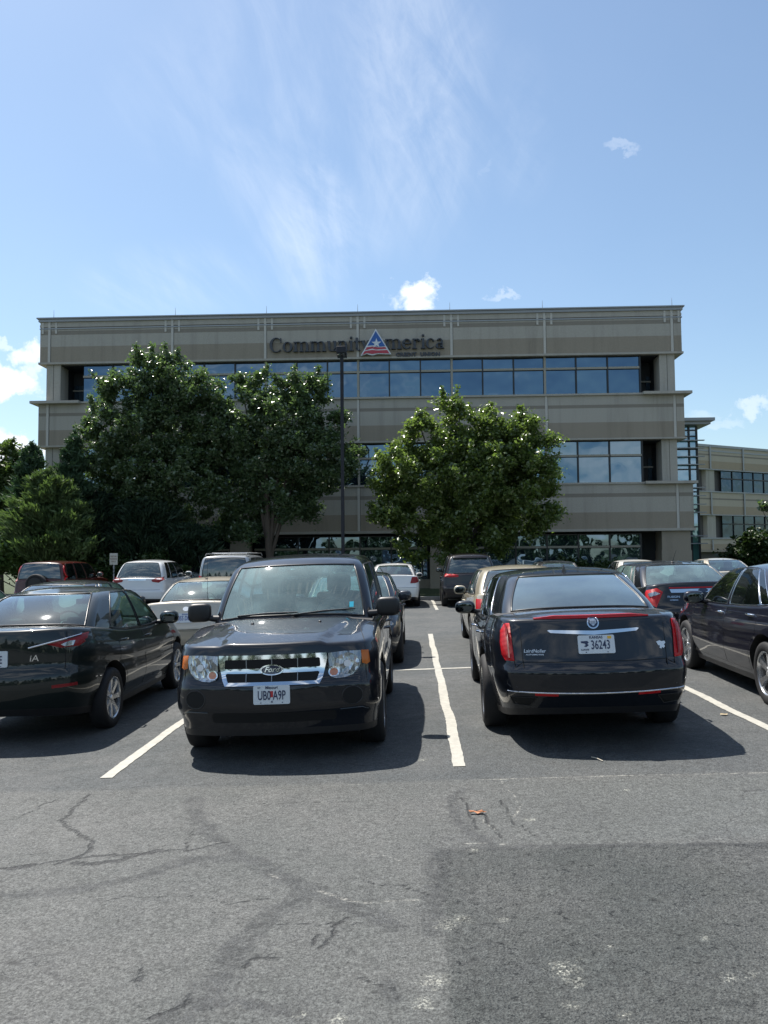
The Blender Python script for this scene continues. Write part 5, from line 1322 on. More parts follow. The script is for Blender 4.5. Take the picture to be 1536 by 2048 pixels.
# ------------------------------------------------------------------ sign letters
M['sign_letter'] = simple('unlit_sign_letter', (0.035, 0.042, 0.055), 0.4, var=.15)
M['sign_side'] = simple('sign_return', (0.02, 0.025, 0.03), 0.5)
M['sign_blue'] = simple('sign_blue', (0.015, 0.10, 0.36), 0.4); M['sign_red'] = simple('sign_red', (0.42, 0.035, 0.06), 0.4); M['sign_white'] = simple('sign_white', (0.62, 0.66, 0.70), 0.4)
def poly_prism(mb, pts, y0, y1, mi=0):
    n = len(pts); vs = [(x, y0, z) for x, z in pts]+[(x, y1, z) for x, z in pts]
    mb.add(vs, [tuple(range(n)), tuple(range(2*n-1, n-1, -1))]+[(i, n+i, n+(i+1) % n, (i+1) % n) for i in range(n)], mi)
def arcband(mb, cx, cz, rx, rz, a0, a1, wfun, y0, y1, n=22):
    P = []
    for i in range(n+1):
        a = rad(a0+(a1-a0)*i/n); w_ = wfun(a); P.append(((cx+rx*math.cos(a), cz+rz*math.sin(a)), (cx+(rx-w_)*math.cos(a), cz+(rz-w_*.6)*math.sin(a))))
    for (p, q), (p2, q2) in zip(P[:-1], P[1:]): poly_prism(mb, [p, p2, q2, q], y0, y1)
def glyph(mb, ch, x, b, s, y0, y1):
    """bold serif letters from stems, bowls and slabs; s = x-height; returns advance"""
    st = .24*s; th = .10*s; sf = .07*s
    def stem(cx, z0, z1, w=st): poly_prism(mb, [(cx-w/2, z0), (cx+w/2, z0), (cx+w/2, z1), (cx-w/2, z1)], y0, y1)
    def slab(cx, z, w, left=True, right=True): poly_prism(mb, [(cx-w/2 if left else cx-st/2, z), (cx+w/2 if right else cx+st/2, z), (cx+w/2 if right else cx+st/2, z+sf), (cx-w/2 if left else cx-st/2, z+sf)], y0-.002, y1)
    vw = lambda a: th+(st-th)*abs(math.cos(a))**1.3
    if ch == 'o': arcband(mb, x+.5*s, b+.5*s, .5*s, .51*s, 0, 360, vw, y0, y1, 30); return 1.08*s
    if ch == 'C':
        H_ = 1.42*s; arcband(mb, x+.66*s, b+H_/2, .66*s, H_/2+.01, 42, 318, lambda a: th+(.28*s-th)*max(0, -math.cos(a))**.8, y0, y1, 30)
        poly_prism(mb, [(x+1.10*s, b+H_*.98), (x+1.2*s, b+H_*.98), (x+1.2*s, b+H_*.66), (x+1.14*s, b+H_*.66)], y0, y1); return 1.36*s
    if ch == 'e':
        arcband(mb, x+.47*s, b+.5*s, .47*s, .51*s, 5, 325, lambda a: th+(st-th)*max(0, -math.cos(a))**.8+.04*s, y0, y1, 28); poly_prism(mb, [(x+.12*s, b+.5*s), (x+.93*s, b+.5*s), (x+.93*s, b+.59*s), (x+.12*s, b+.59*s)], y0, y1); return 1.0*s
    if ch == 'c':
        arcband(mb, x+.45*s, b+.5*s, .45*s, .51*s, 40, 320, lambda a: th+(st-th)*max(0, -math.cos(a))**.8, y0, y1, 26); mb.ell((x+.74*s, (y0+y1)/2, b+.77*s), (.11*s, abs(y1-y0)/2, .11*s), 0, 12, 8); return .95*s
    if ch == 'i': stem(x+.27*s, b, b+s); slab(x+.27*s, b, .5*s); slab(x+.2*s, b+s-sf, .3*s, True, False); mb.ell((x+.27*s, (y0+y1)/2, b+1.32*s), (.14*s, abs(y1-y0)/2, .14*s), 0, 14, 8); return .56*s
    if ch in 'nmr':
        stem(x+.27*s, b, b+s); slab(x+.27*s, b, .5*s); slab(x+.2*s, b+s-sf, .3*s, True, False); k = {'n': 1, 'm': 2, 'r': 0}[ch]; cx = x+.27*s
        for j in range(k):
            arcband(mb, cx+.30*s, b+.62*s, .42*s, .39*s, 0, 165, lambda a: th+(st-th)*max(0, math.cos(a))**1.2, y0, y1, 14); cx += .60*s; stem(cx, b, b+.64*s); slab(cx, b, .46*s)
        if k == 0:
            arcband(mb, cx+.28*s, b+.64*s, .32*s, .36*s, 55, 165, lambda a: th*1.3, y0, y1, 10); mb.ell((cx+.42*s, (y0+y1)/2, b+.82*s), (.13*s, abs(y1-y0)/2, .13*s), 0, 12, 8); return .86*s
        return {1: 1.14, 2: 1.74}[k]*s
    if ch == 'u':
        stem(x+.27*s, b+.36*s, b+s); slab(x+.2*s, b+s-sf, .3*s, True, False); arcband(mb, x+.57*s, b+.38*s, .42*s, .39*s, 180, 345, lambda a: th+(st-th)*max(0, -math.cos(a))**1.2, y0, y1, 14); stem(x+.87*s, b, b+s); slab(x+.80*s, b+s-sf, .3*s, True, False); slab(x+.93*s, b, .3*s, False, True); return 1.14*s
    if ch == 't': stem(x+.30*s, b+.2*s, b+1.3*s); poly_prism(mb, [(x+.02*s, b+s-sf*1.3), (x+.62*s, b+s-sf*1.3), (x+.62*s, b+s), (x+.02*s, b+s)], y0-.002, y1); arcband(mb, x+.46*s, b+.25*s, .28*s, .25*s, 180, 320, lambda a: th*1.5, y0, y1, 10); return .68*s
    if ch == 'y':
        poly_prism(mb, [(x+.08*s, b+s), (x+.38*s, b+s), (x+.66*s, b+.05*s), (x+.50*s, b-.05*s)], y0, y1); poly_prism(mb, [(x+.82*s, b+s), (x+.94*s, b+s), (x+.44*s, b-.32*s), (x+.32*s, b-.32*s)], y0-.002, y1)
        slab(x+.23*s, b+s-sf, .46*s); slab(x+.88*s, b+s-sf, .36*s); mb.ell((x+.30*s, (y0+y1)/2, b-.28*s), (.13*s, abs(y1-y0)/2, .11*s), 0, 12, 8); return 1.0*s
    if ch == 'a':
        stem(x+.62*s, b, b+.68*s); slab(x+.70*s, b, .34*s, False, True); arcband(mb, x+.42*s, b+.66*s, .32*s, .35*s, 0, 150, lambda a: th*1.4, y0, y1, 12); arcband(mb, x+.36*s, b+.27*s, .34*s, .28*s, 20, 340, vw, y0, y1, 20); return .92*s
    return .5*s
YS = YB-.14
sgn = empty('wall_sign', (atY(715, 700, YB).x, YS, 0))
tag(sgn, 'dark raised CommunityAmerica lettering with blue and red star triangle on the parapet', 'sign')
sw_ = MB(); dummy = MB()
def word(mb, txt, x0, x1, b, s, adv=1.0):
    wdt = 0
    for ch in txt: wdt += glyph(MB(), ch, 0, 0, s, 0, 1)
    k = (x1-x0)/wdt; t_ = MB(); x = 0
    for ch in txt: x += glyph(t_, ch, x, 0, s, -.14, 0)
    mb.add([(x0+v[0]*k, v[1], b+v[2]) for v in t_.v], t_.f)
ox = sgn.location.x
xa = atY(541, 700, YB).x-ox; xb = atY(741, 700, YB).x-ox; xc = atY(770, 700, YB).x-ox; xd = atY(889, 700, YB).x-ox
bz = atY(650, 705, YB).z
word(sw_, 'Community', xa, xb, bz, .50); sw_.build('lettering', M['sign_letter'], sgn, smooth=False, fix=True)
sw2 = MB(); word(sw2, 'merica', xc, xd, bz+.05, .50); sw2.build('lettering', M['sign_letter'], sgn, smooth=False, fix=True)
cu_ = MB(); vs, fs = text_mesh('CREDIT  UNION', .27, .02, 1.0, .012, space=1.05); xm = atY(836, 711, YB).x-ox; zm = atY(836, 711, YB).z
w0_ = max(v[0] for v in vs)-min(v[0] for v in vs); k = (atY(880, 700, YB).x-atY(792, 700, YB).x)/w0_
cu_.add([(xm+v[0]*k, -.05-v[2], zm+v[1]) for v in vs], fs); cu_.build('small_lettering', M['sign_letter'], sgn, smooth=False)
def sp(x, y, Y=YB): q = atY(x, y, Y); return (q.x-ox, q.z)
tri = MB(); poly_prism(tri, [sp(752, 661), sp(722, 715), sp(734, 711), sp(745, 714), sp(757, 711), sp(783, 712)], -.20, -.005); tp = tri.build('triangle_panel', M['sign_white'], sgn, smooth=False)
tb = MB(); poly_prism(tb, [sp(752, 666), sp(736, 695), sp(748, 694), sp(756, 697), sp(771, 696)], -.215, -.19); tb.build('blue_field', M['sign_blue'], tp, smooth=False)
tb = MB()
poly_prism(tb, [sp(734.5, 698), sp(731, 704), sp(745, 700.5), sp(753, 702.5), sp(773.5, 701), sp(771, 697.5), sp(757, 698.5), sp(747, 696.5)], -.215, -.19)
poly_prism(tb, [sp(730, 706), sp(725.5, 713), sp(735, 709.5), sp(745, 711.5), sp(757, 709.5), sp(779.5, 710.5), sp(775, 703.5), sp(757, 704.5), sp(744, 703.5)], -.216, -.19)
tb.build('red_stripes', M['sign_red'], tp, smooth=False)
cxs, czs = sp(753.5, 690.5); star = [(cxs+(.26 if i % 2 == 0 else .10)*math.sin(math.pi*i/5), czs+(.26 if i % 2 == 0 else .10)*math.cos(math.pi*i/5)) for i in range(10)]
tb = MB(); poly_prism(tb, star, -.235, -.19); tb.build('star', M['sign_white'], tp, smooth=False)

# ------------------------------------------------------------------ glass stair tower and the far wing
tw_ = empty('stair_tower', (15.6, 52, 0)); tag(tw_, 'narrow green glass stair tower with horizontal fins and overhanging flat roof', 'tower')
def tbx(mb, x0, x1, y0, y1, z0, z1, mi=0): mb.box(((x0+x1)/2-15.6, (y0+y1)/2-52, (z0+z1)/2), (x1-x0, y1-y0, z1-z0), mi)
YT_ = 50.0
def tz(y, x=1385): return atY(x, y, YT_).z
q = MB(); tbx(q, 13.5, atY(1394, 900, YT_).x, YT_, YT_+6, 0, tz(852)); q.build('glazing', M['bglass_g'], tw_, smooth=False)
q = MB(); xr_ = atY(1398, 900, YT_).x; tbx(q, 13.0, xr_+.7, YT_-.9, YT_+6.5, tz(846), tz(840)); tbx(q, 13.0, xr_+.5, YT_-.7, YT_+6.3, tz(852), tz(846)-.002); q.build('roof', M['coping'], tw_, smooth=False)
q = MB()
for px_ in (1378, 1393.5):
    xx = atY(px_, 900, YT_).x; tbx(q, xx-.05, xx+.05, YT_-.08, YT_-.005, 0, tz(853))
for yy_ in (862, 874, 900, 940, 985, 1020, 1055): tbx(q, 13.5, xr_-.12, YT_-.06, YT_-.006, tz(yy_), tz(yy_)+.08)
q.build('frame', M['mullion_dk'], tw_, smooth=False)
for yy_ in (883, 898, 915, 931, 977, 993, 1010, 1026, 1073, 1088):
    q = MB(); tbx(q, 13.5, xr_+.22, YT_-.4, YT_-.2, tz(yy_), tz(yy_)+.055); q.build('fin', M['coping'], tw_, smooth=False)
WY = 74.0
wx0 = atY(1397, 1000, WY).x
wg = empty('office_wing', (wx0, WY, 0)); wg.rotation_euler = (0, 0, rad(30)); tag(wg, 'further angled office wing with sand-coloured bands and two rows of blue windows', 'building')
def wz(y): return atY(1400, y, WY).z
def wb(mb, x0, x1, y0, y1, z0, z1, mi=0): mb.box(((x0+x1)/2, (y0+y1)/2, (z0+z1)/2), (x1-x0, y1-y0, z1-z0), mi)
WL = 40
q = MB(); wb(q, .4, WL, .6, 16, 0, wz(889)); q.build('core', M['dark_soffit'], wg, smooth=False)
q = MB()
for y0_, y1_, mi, pr in ((887, 892, 3, .10), (892, 898, 0, 0), (898, 901, 3, .04), (901, 906, 0, 0), (906, 909, 2, .01), (909, 920, 0, 0), (920, 936, 1, .005), (936, 938, 3, .06),
                         (981, 983.5, 3, .10), (983.5, 995, 0, 0), (995, 998, 2, .01), (998, 1011, 0, 0), (1011, 1028, 1, .005), (1028, 1030, 3, .06), (1075, 1078, 3, .10), (1078, 1088, 0, 0), (1088, 1100, 1, 0)):
    wb(q, -pr, WL, -pr, 15, wz(y1_), wz(y0_)-.002, mi)
for i in range(9):
    x = 1.6+i*4.5
    for y0_, y1_ in ((889, 936), (984, 1028), (1079, 1100)): wb(q, x-.09, x+.09, -.13, -.10, wz(y1_), wz(y0_)-.004, 3)
q.build('concrete_bands', [PW1, PW2, PC, M['coping']], wg, smooth=False)
for z0_, z1_, zb_ in ((wz(981), wz(938), wz(955)), (wz(1075), wz(1030), wz(1048))):
    q = MB(); wb(q, 1.2, 2.3, .1, .9, z0_, z1_); q.build('corner_pier', PA, wg, smooth=False)
    for i in range(15):
        a = 3.4+i*1.5; f_ = MB(); wb(f_, a+1.44, a+1.5, .18, .32, z0_, z1_, 0); wb(f_, a, a+1.438, .16, .32, zb_, zb_+.10, 0)
        fo = f_.build('window', M['mullion_dk'], wg, smooth=False)
        g = MB(); g.add([(a, .26, z0_), (a+1.438, .26, z0_), (a+1.438, .26, z1_), (a, .26, z1_)], [(0, 1, 2, 3)]); g.build('pane', M['bglass_w'], fo, smooth=False, fix=False)
q = MB(); wb(q, 0, 3, 2.0, 3, 0, wz(1100)); wb(q, -.2, WL, -.2, 10, wz(1104), wz(1100)-.01); q.build('entrance_canopy', PB, wg, smooth=False)
q = MB(); wb(q, 8, 30, 8, 20, wz(889), wz(889)+1.6); q.build('rooftop_penthouse', PA, wg, smooth=False)
q = MB(); wb(q, .5, WL, .7, .8, 0, wz(1104), 0); wb(q, 4.2, 5.0, .5, .69, 0, 2.6, 1); wb(q, 6.5, 8.0, .5, .69, 0, 2.6, 1); q.build('ground_floor_wall', [PB, M['mullion_dk']], wg, smooth=False)

# ------------------------------------------------------------------ lamp post and little sign
M['bronze'] = simple('dark_bronze_paint', (0.010, 0.012, 0.018), 0.7, var=.15)
px = atY(686, 1100, 31.9)
lp = empty('lamp_post', (px.x, 31.9, .1)); tag(lp, 'tall dark square lamp post with single boxy head rising before the building', 'lamp post')
top = atY(686, 712, 31.9).z-.1
q = MB(); q.box((0, 0, top/2), (.13, .13, top), bev=.012); q.build('pole', M['bronze'], lp)
q = MB(); q.box((0, 0, .06), (.34, .34, .12), bev=.02); q.build('base', M['concrete'], lp)
q = MB(); q.box((0, -.06, top+.14), (.38, .62, .28), bev=.03, rot=Matrix.Rotation(rad(-8), 3, 'X')); hd_ = q.build('lamp_head', M['bronze'], lp)
q = MB(); q.box((0, -.07, top-.005), (.30, .46, .02), rot=Matrix.Rotation(rad(-8), 3, 'X')); q.build('lens', M['clearlens'], hd_)
s0 = atY(228, 1117, 31.5)
sg_ = empty('parking_sign', (s0.x, 31.5, .1)); tag(sg_, 'small pale notice board on a post before the shrubs, above the white compact SUV', 'sign')
q = MB(); q.box((0, 0, s0.z/2), (.05, .05, s0.z)); q.build('post', M['coping'], sg_)
q = MB(); q.box((0, -.04, s0.z-.12), (.32, .015, .46), bev=.006); pn = q.build('panel', simple('faded_sign_face', (.50, .49, .43), .6, var=.1), sg_)
q = MB()
for i, t_ in enumerate(('VISITOR', 'PARKING', 'ONLY')):
    vs, fs = text_mesh(t_, .075, .001, .9, .002); q.add([(v[0], -.050-v[2], s0.z+v[1]-.02-.1*i) for v in vs], fs)
q.build('lettering', simple('faded_sign_ink', (.22, .14, .10), .6), pn, smooth=False)
# ------------------------------------------------------------------ trees
def leaf_mat(name, a, b, trans=0.35, rough=0.33, spec=0.6):
    m, t = new_mat(name); g = t.n('ShaderNodeNewGeometry'); ra = g.outputs['Random Per Island']
    n = t.noise(worldco(t), 0.8, 3, 0.6)
    c = t.mix(ra, a, b); c = t.mix(t.math('MULTIPLY', n, 0.4), c, tuple(x*1.3 for x in b))
    p = t.n('ShaderNodeBsdfPrincipled', inp={'Base Color': c, 'Roughness': rough, 'Specular IOR Level': spec})
    tr = t.n('ShaderNodeBsdfTranslucent', inp={'Color': t.vmath('MULTIPLY', c, (1.2, 1.35, 0.7)).outputs[0]})
    mx = t.n('ShaderNodeMixShader', inp={0: trans, 1: p, 2: tr}); t.n('ShaderNodeOutputMaterial', inp={0: mx}); return m
M['leaf'] = leaf_mat('glossy_tree_leaf', (0.050, 0.088, 0.045), (0.115, 0.165, 0.080), .42, .24, 1.0)
M['leaf_pear'] = leaf_mat('broad_tree_leaf', (0.070, 0.112, 0.035), (0.155, 0.205, 0.065), .48, .27, 1.0)
M['leaf_pale'] = leaf_mat('pale_tree_leaf', (0.05, 0.085, 0.025), (0.10, 0.14, 0.05), .4, .35, .6)
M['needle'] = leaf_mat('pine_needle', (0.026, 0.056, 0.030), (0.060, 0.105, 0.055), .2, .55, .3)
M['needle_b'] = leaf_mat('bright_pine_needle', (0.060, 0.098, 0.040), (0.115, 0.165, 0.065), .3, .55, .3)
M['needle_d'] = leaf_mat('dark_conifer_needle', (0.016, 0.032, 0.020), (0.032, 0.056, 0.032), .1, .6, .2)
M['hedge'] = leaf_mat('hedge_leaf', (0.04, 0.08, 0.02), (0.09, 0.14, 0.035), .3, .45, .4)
M['hedge_d'] = leaf_mat('dark_shrub_leaf', (0.018, 0.040, 0.014), (0.045, 0.075, 0.022), .2, .45, .4)  # darker green leaf than the hedge
M['bark'] = simple('tree_bark', (0.07, 0.055, 0.042), 0.9, var=.35, vscale=8, bump=.02, bscale=18)
def raw_quads(name, C, U_, V_, mat, parent):
    """C centres, U_,V_ half axes: one leaf = folded diamond of two triangles pairs"""
    n = len(C); N = np.cross(U_, V_); N /= (np.linalg.norm(N, axis=1)[:, None]+1e-9)
    fold = N*np.linalg.norm(U_, axis=1)[:, None]*0.35
    a = C-V_; b = C+U_+fold; c = C+V_; d = C-U_+fold
    vs = np.stack([a, b, c, d], 1).reshape(-1, 3)
    me = bpy.data.meshes.new(name); me.vertices.add(n*4); me.vertices.foreach_set('co', vs.ravel())
    base = np.arange(n)*4
    F = np.stack([base, base+1, base+2, base, base+2, base+3], 1).reshape(-1)
    me.loops.add(n*6); me.loops.foreach_set('vertex_index', F)
    me.polygons.add(n*2); me.polygons.foreach_set('loop_start', np.arange(n*2)*3); me.polygons.foreach_set('loop_total', np.full(n*2, 3))
    me.update(); me.validate(); me.materials.append(mat)
    o = bpy.data.objects.new(name, me); COL.objects.link(o)
    if parent: o.parent = parent
    return o
def rand_axes(r, n, size, up=0.35, jit=.55):
    nrm = r.normal(size=(n, 3)); nrm[:, 2] = np.abs(nrm[:, 2])+up; nrm /= np.linalg.norm(nrm, axis=1)[:, None]
    h = r.normal(size=(n, 3)); u = np.cross(nrm, h); u /= np.linalg.norm(u, axis=1)[:, None]; v = np.cross(nrm, u)
    s = size*(1+r.uniform(-jit, jit, n))[:, None]
    return u*s*.5, v*s*.85
def blob_tree(name, label, cat, X_, Y_, blobs, leaves, size, mat, trunkh, seed, trunk_r=.16, group=None, limbs=6, fill=0.55, kind_name='tree', zbase=.1):
    """blobs: (dx, dy, z, rx, ry, rz) lobes of the crown, each covered with leafy clumps"""
    r = np.random.default_rng(seed); root = empty(name, (X_, Y_, zbase)); tag(root, label, cat, group)
    bl = np.array(blobs, float); vol = (bl[:, 3]*bl[:, 5])**1.0
    C = []
    nclump = int(sum(vol)*20)
    for k in range(nclump):
        b = bl[r.choice(len(bl), p=vol/vol.sum())]
        d = r.normal(size=3); d /= np.linalg.norm(d); q = r.uniform(fill, 1.0)**.6*r.uniform(.86, 1.08)
        c = b[:3]+d*b[3:]*q
        rr = r.uniform(.16, .42)
        m = max(4, int(leaves/nclump*(rr/.28)**1.6))
        p = r.normal(size=(m, 3))*rr*.55; p[:, 2] *= .75
        C.append(c+p)
        # twiggy sprays that break the outline
        if r.random() < .42:
            L_ = r.uniform(.4, 1.05)*min(1, b[3]); t_ = r.uniform(0, 1, int(m*.5)+3)[:, None]; dd = d*np.array([1, 1, .7])+np.array([0, 0, .75]); dd /= np.linalg.norm(dd)
            C.append(c+dd*t_*L_+r.normal(size=(len(t_), 3))*.07)
    C = np.concatenate(C); C = C[C[:, 2] > .25]
    u, v = rand_axes(r, len(C), size)
    raw_quads('crown', C, u, v, mat, root)
    tk = MB(); cz = bl[:, 2].max(); lean = r.uniform(-.15, .15, 2)
    tk.tube([(0, 0, -.15), (0, 0, .15), (lean[0]*.3, lean[1]*.3, trunkh*.6), (lean[0], lean[1], trunkh), (lean[0]*2, lean[1]*2, cz*.75)], [trunk_r*1.5, trunk_r*1.1, trunk_r, trunk_r*.85, trunk_r*.25], n=10)
    for k in range(limbs):
        b = bl[k % len(bl)]; z0 = trunkh*r.uniform(.7, 1.1); e = b[:3]+r.normal(size=3)*.2
        mid = Vector((e[0]*.45+r.normal()*.1, e[1]*.45, z0+(e[2]-z0)*.45+.1)); tk.tube([(lean[0]*.8, lean[1]*.8, z0), mid, tuple(e)], [trunk_r*.5, trunk_r*.35, trunk_r*.08], n=7)
    tk.build('trunk', M['bark'], root); return root
def X(px, Y, py=1000): return atY(px, py, Y).x
def Zp(py, Y, px=768): return atY(px, py, Y).z
def lobes(Y, spec_, X0, zb=.1, seed=0):
    """lobes given by where they stand: (px, py, radius px, dy) turned into metres at distance Y"""
    out = []
    for px_, py_, rp, dy_ in spec_:
        p_ = atY(px_, py_, Y+dy_); R_ = rp/FPX*(Y+dy_); out.append((p_.x-X0, dy_, p_.z-zb, R_, R_*.95, R_))
    return out
Y1 = 34.2
x1 = X(300, Y1)
blob_tree('broadleaf_tree', 'large dark broadleaf tree, leftmost of the tall ones, its top reaching the third-floor glass', 'tree', x1, Y1,
          lobes(Y1, [(300, 745, 42, 0), (345, 740, 30, .3), (250, 785, 45, -.3), (320, 800, 60, .2), (385, 800, 48, 0), (215, 850, 42, 0), (185, 860, 26, .2), (260, 860, 70, -.4), (345, 870, 75, .3), (215, 930, 45, .2),
                     (270, 950, 75, 0), (350, 960, 80, -.3), (400, 900, 60, .5), (300, 1020, 60, 0), (375, 1040, 50, .3), (240, 1000, 40, .3), (222, 790, 26, 0), (410, 780, 30, 0)], x1), 86000, .080, M['leaf'], 2.0, 11, .19)
x2 = X(545, Y1)
blob_tree('broadleaf_tree', 'large dark broadleaf tree just left of the lamp post with several pointed tops', 'tree', x2, Y1,
          lobes(Y1, [(492, 765, 30, 0), (590, 775, 42, 0), (620, 790, 36, .2), (545, 790, 36, -.2), (480, 820, 50, .2), (560, 840, 62, 0), (640, 850, 40, -.3), (668, 840, 22, 0), (450, 890, 55, 0), (530, 910, 75, .4),
                     (610, 910, 62, -.2), (660, 900, 38, .2), (470, 970, 60, 0), (560, 980, 60, 0), (600, 1000, 40, .3), (500, 1030, 45, 0), (640, 960, 34, 0), (700, 905, 22, .2), (685, 940, 28, 0), (450, 1040, 40, .3)], x2), 82000, .080, M['leaf'], 2.0, 12, .18)
Y3 = 33.6; x3 = X(925, Y3)
blob_tree('broadleaf_tree', 'round mid-green broadleaf tree with brighter leaves, standing right of the lamp post', 'tree', x3, Y3,
          lobes(Y3, [(915, 815, 20, 0), (900, 845, 42, 0), (950, 850, 40, .2), (830, 850, 28, 0), (860, 880, 48, -.2), (1045, 860, 26, 0), (1035, 890, 42, .2), (990, 900, 55, 0), (1085, 905, 36, 0), (1110, 935, 22, 0), (800, 930, 42, 0),
                     (770, 960, 30, .2), (860, 950, 72, -.4), (940, 960, 85, .2), (1030, 960, 65, -.3), (1075, 960, 45, 0), (790, 1010, 45, 0), (765, 1030, 28, 0), (860, 1030, 65, .3), (950, 1040, 72, 0), (1040, 1030, 55, .3), (1085, 1030, 28, 0), (900, 1080, 50, 0), (830, 1085, 38, 0), (990, 1075, 38, 0), (770, 905, 20, 0)], x3), 92000, .086, M['leaf_pear'], 1.6, 13, .2)
# conifers: whorled branches carrying needle tufts
def conifer(label, px_, Y_, top, bot, halfw, mat, n, seed, size=.16, taper=1.0, droop=.15, name='conifer', cat='tree', group=None, curve=.75):
    r = np.random.default_rng(seed); x_ = X(px_, Y_); root = empty(name, (x_, Y_, .1)); tag(root, label, cat, group)
    h = Zp(top, Y_, px_)-.1; z0 = max(.15, Zp(bot, Y_, px_)-.1); Wm = halfw/FPX*Y_; C = []; tk = MB(); tk.tube([(0, 0, -.15), (0, 0, h*.5), (0, 0, h*.97)], [.13, .08, .015], n=8)
    nb = int(34+h*10)
    per = n//nb
    for k in range(nb):
        q = (k+r.random())/nb; z = z0+(h*.96-z0)*q; L_ = Wm*(1-q)**curve*r.uniform(.55, 1.15)+.12; a = r.uniform(0, 2*math.pi)
        e = np.array([math.cos(a)*L_, math.sin(a)*L_, L_*r.uniform(.15, .55)-droop*L_]); m = max(6, int(per*(.35+L_/Wm)))
        t_ = r.uniform(.15, 1, m)**.75; base = np.array([0, 0, z]); pos = base+e*t_[:, None]; pos[:, 2] += .18*L_*t_**2
        pos += r.normal(size=(m, 3))*(.05+.11*L_*(1-.5*t_))[:, None]*np.array([1, 1, .6]); C.append(pos)
        tk.tube([(0, 0, z), tuple(base+e*.6+np.array([0, 0, .06*L_])), tuple(base+e)], [.03, .02, .006], n=5)
    # leader spires
    m = int(n*.01)+20; t_ = r.uniform(0, 1, m); C.append(np.column_stack([r.normal(size=m)*.07*(1.2-t_), r.normal(size=m)*.07*(1.2-t_), h*.82+t_*h*.18]))
    C = np.concatenate(C); nn = len(C); d = C-np.array([0, 0, 1])*C[:, 2:3]*1.0; d[:, 2] = .55*np.linalg.norm(d, axis=1)+.2; d += r.normal(size=(nn, 3))*.5; d /= np.linalg.norm(d, axis=1)[:, None]
    u = np.cross(d, r.normal(size=(nn, 3))); u /= np.linalg.norm(u, axis=1)[:, None]; s = size*r.uniform(.6, 1.3, nn)[:, None]
    raw_quads('crown', C, u*s*.22, d*s*.9, mat, root); tk.build('trunk', M['bark'], root); return root
conifer('dark pine whose ragged top stands against the building corner', 148, 33.0, 862, 1120, 62, M['needle'], 26000, 21, .20, curve=.8)
conifer('sparse dark pine with spiky top against the sky, second from the left', 62, 32.6, 884, 1120, 60, M['needle'], 20000, 22, .20, curve=.7)
conifer('brighter green bushy pine before the dark pines at the left', 100, 31.9, 935, 1130, 95, M['needle_b'], 34000, 23, .15, curve=.55)
conifer('low spreading pine bough catching the sun, right of the bushy pine', 150, 31.8, 1000, 1120, 60, M['needle_b'], 10000, 24, .15, curve=.45)
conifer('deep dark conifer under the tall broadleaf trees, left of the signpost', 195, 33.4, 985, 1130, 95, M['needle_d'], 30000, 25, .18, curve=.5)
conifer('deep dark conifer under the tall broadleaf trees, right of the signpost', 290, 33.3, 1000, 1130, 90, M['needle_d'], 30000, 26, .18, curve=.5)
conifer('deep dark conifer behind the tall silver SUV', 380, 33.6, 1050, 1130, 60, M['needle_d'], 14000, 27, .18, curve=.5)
x5 = X(5, 37)
blob_tree('broadleaf_tree', 'pale sunlit tree at the far left, cut by the edge of the photo', 'tree', x5, 37, lobes(37, [(0, 925, 42, 0), (35, 935, 30, 0), (-40, 950, 50, 0), (20, 985, 50, 0), (-30, 1010, 55, 0), (30, 1040, 40, 0)], x5), 20000, .11, M['leaf_pale'], 1.8, 31, .13)
def shrub(label, px_, Y_, spec_, mat, leaves, seed, size=.09, group=None, name='shrub'):
    x_ = X(px_, Y_); return blob_tree(name, label, 'shrub', x_, Y_, lobes(Y_, spec_, x_), leaves, size, mat, .25, seed, .05, group, 4)
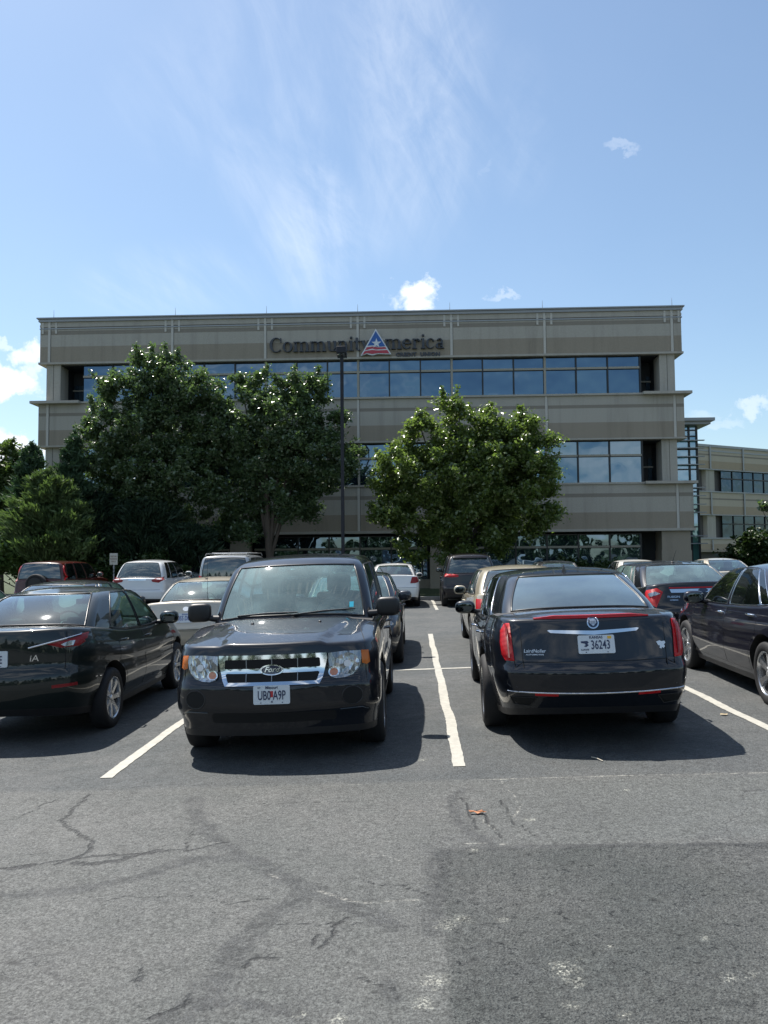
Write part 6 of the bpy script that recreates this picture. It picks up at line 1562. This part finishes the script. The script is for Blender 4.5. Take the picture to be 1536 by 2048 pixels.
shrub('long bright green shrub behind the red small SUV', 60, 31.9, [(-100, 1125, 50, 0), (-40, 1120, 44, 0), (10, 1118, 36, 0), (60, 1120, 36, 0), (110, 1122, 34, 0), (150, 1128, 30, 0)], M['hedge'], 22000, 41)
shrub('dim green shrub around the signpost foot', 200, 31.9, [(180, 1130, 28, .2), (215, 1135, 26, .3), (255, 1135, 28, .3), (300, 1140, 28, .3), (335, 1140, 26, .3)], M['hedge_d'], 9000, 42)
x6 = X(1500, 42); Y6 = 46
x6 = X(1500, Y6)
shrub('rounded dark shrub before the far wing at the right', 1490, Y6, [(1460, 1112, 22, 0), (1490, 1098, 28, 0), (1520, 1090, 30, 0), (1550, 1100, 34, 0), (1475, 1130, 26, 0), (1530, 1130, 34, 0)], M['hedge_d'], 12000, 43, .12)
x7 = X(1565, 40)
blob_tree('broadleaf_tree', 'tree reaching in at the right edge with dark leaf clusters', 'tree', x7, 40, lobes(40, [(1562, 1010, 22, 0), (1534, 1016, 10, 0), (1590, 1040, 34, 0), (1610, 990, 34, 0)], x7), 5000, .12, M['leaf'], 1.6, 33, .1)
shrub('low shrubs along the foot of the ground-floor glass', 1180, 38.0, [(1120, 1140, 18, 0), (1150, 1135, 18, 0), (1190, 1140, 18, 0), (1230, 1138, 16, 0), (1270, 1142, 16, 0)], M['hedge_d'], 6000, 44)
# tree belt on the far side of the lot behind the viewer: seen only mirrored in glass and chrome
r = np.random.default_rng(99); C = []
for k in range(70):
    x_ = -60+k*1.75+r.normal()*.8; y_ = -27+r.normal()*3; h = r.uniform(2.6, 6.2) if k % 4 else r.uniform(5, 8.0); n = 420
    t_ = r.random(n); a = r.uniform(0, 2*math.pi, n); con = r.random() < .45
    rr = (1.5*(1-t_)+.1 if con else 1.7*np.sin(math.pi*np.clip(t_*.85+.15, 0, 1)))*np.sqrt(r.uniform(.3, 1, n)); C.append(np.column_stack([x_+np.cos(a)*rr, y_+np.sin(a)*rr, .3+t_*h]))
C = np.concatenate(C); u, v = rand_axes(r, len(C), .42)
tb_ = raw_quads('tree_belt', C, u, v, M['hedge_d'], None); tb_['kind'] = 'stuff'; tag(tb_, 'belt of mixed trees and conifers mirrored in the glass', 'trees')
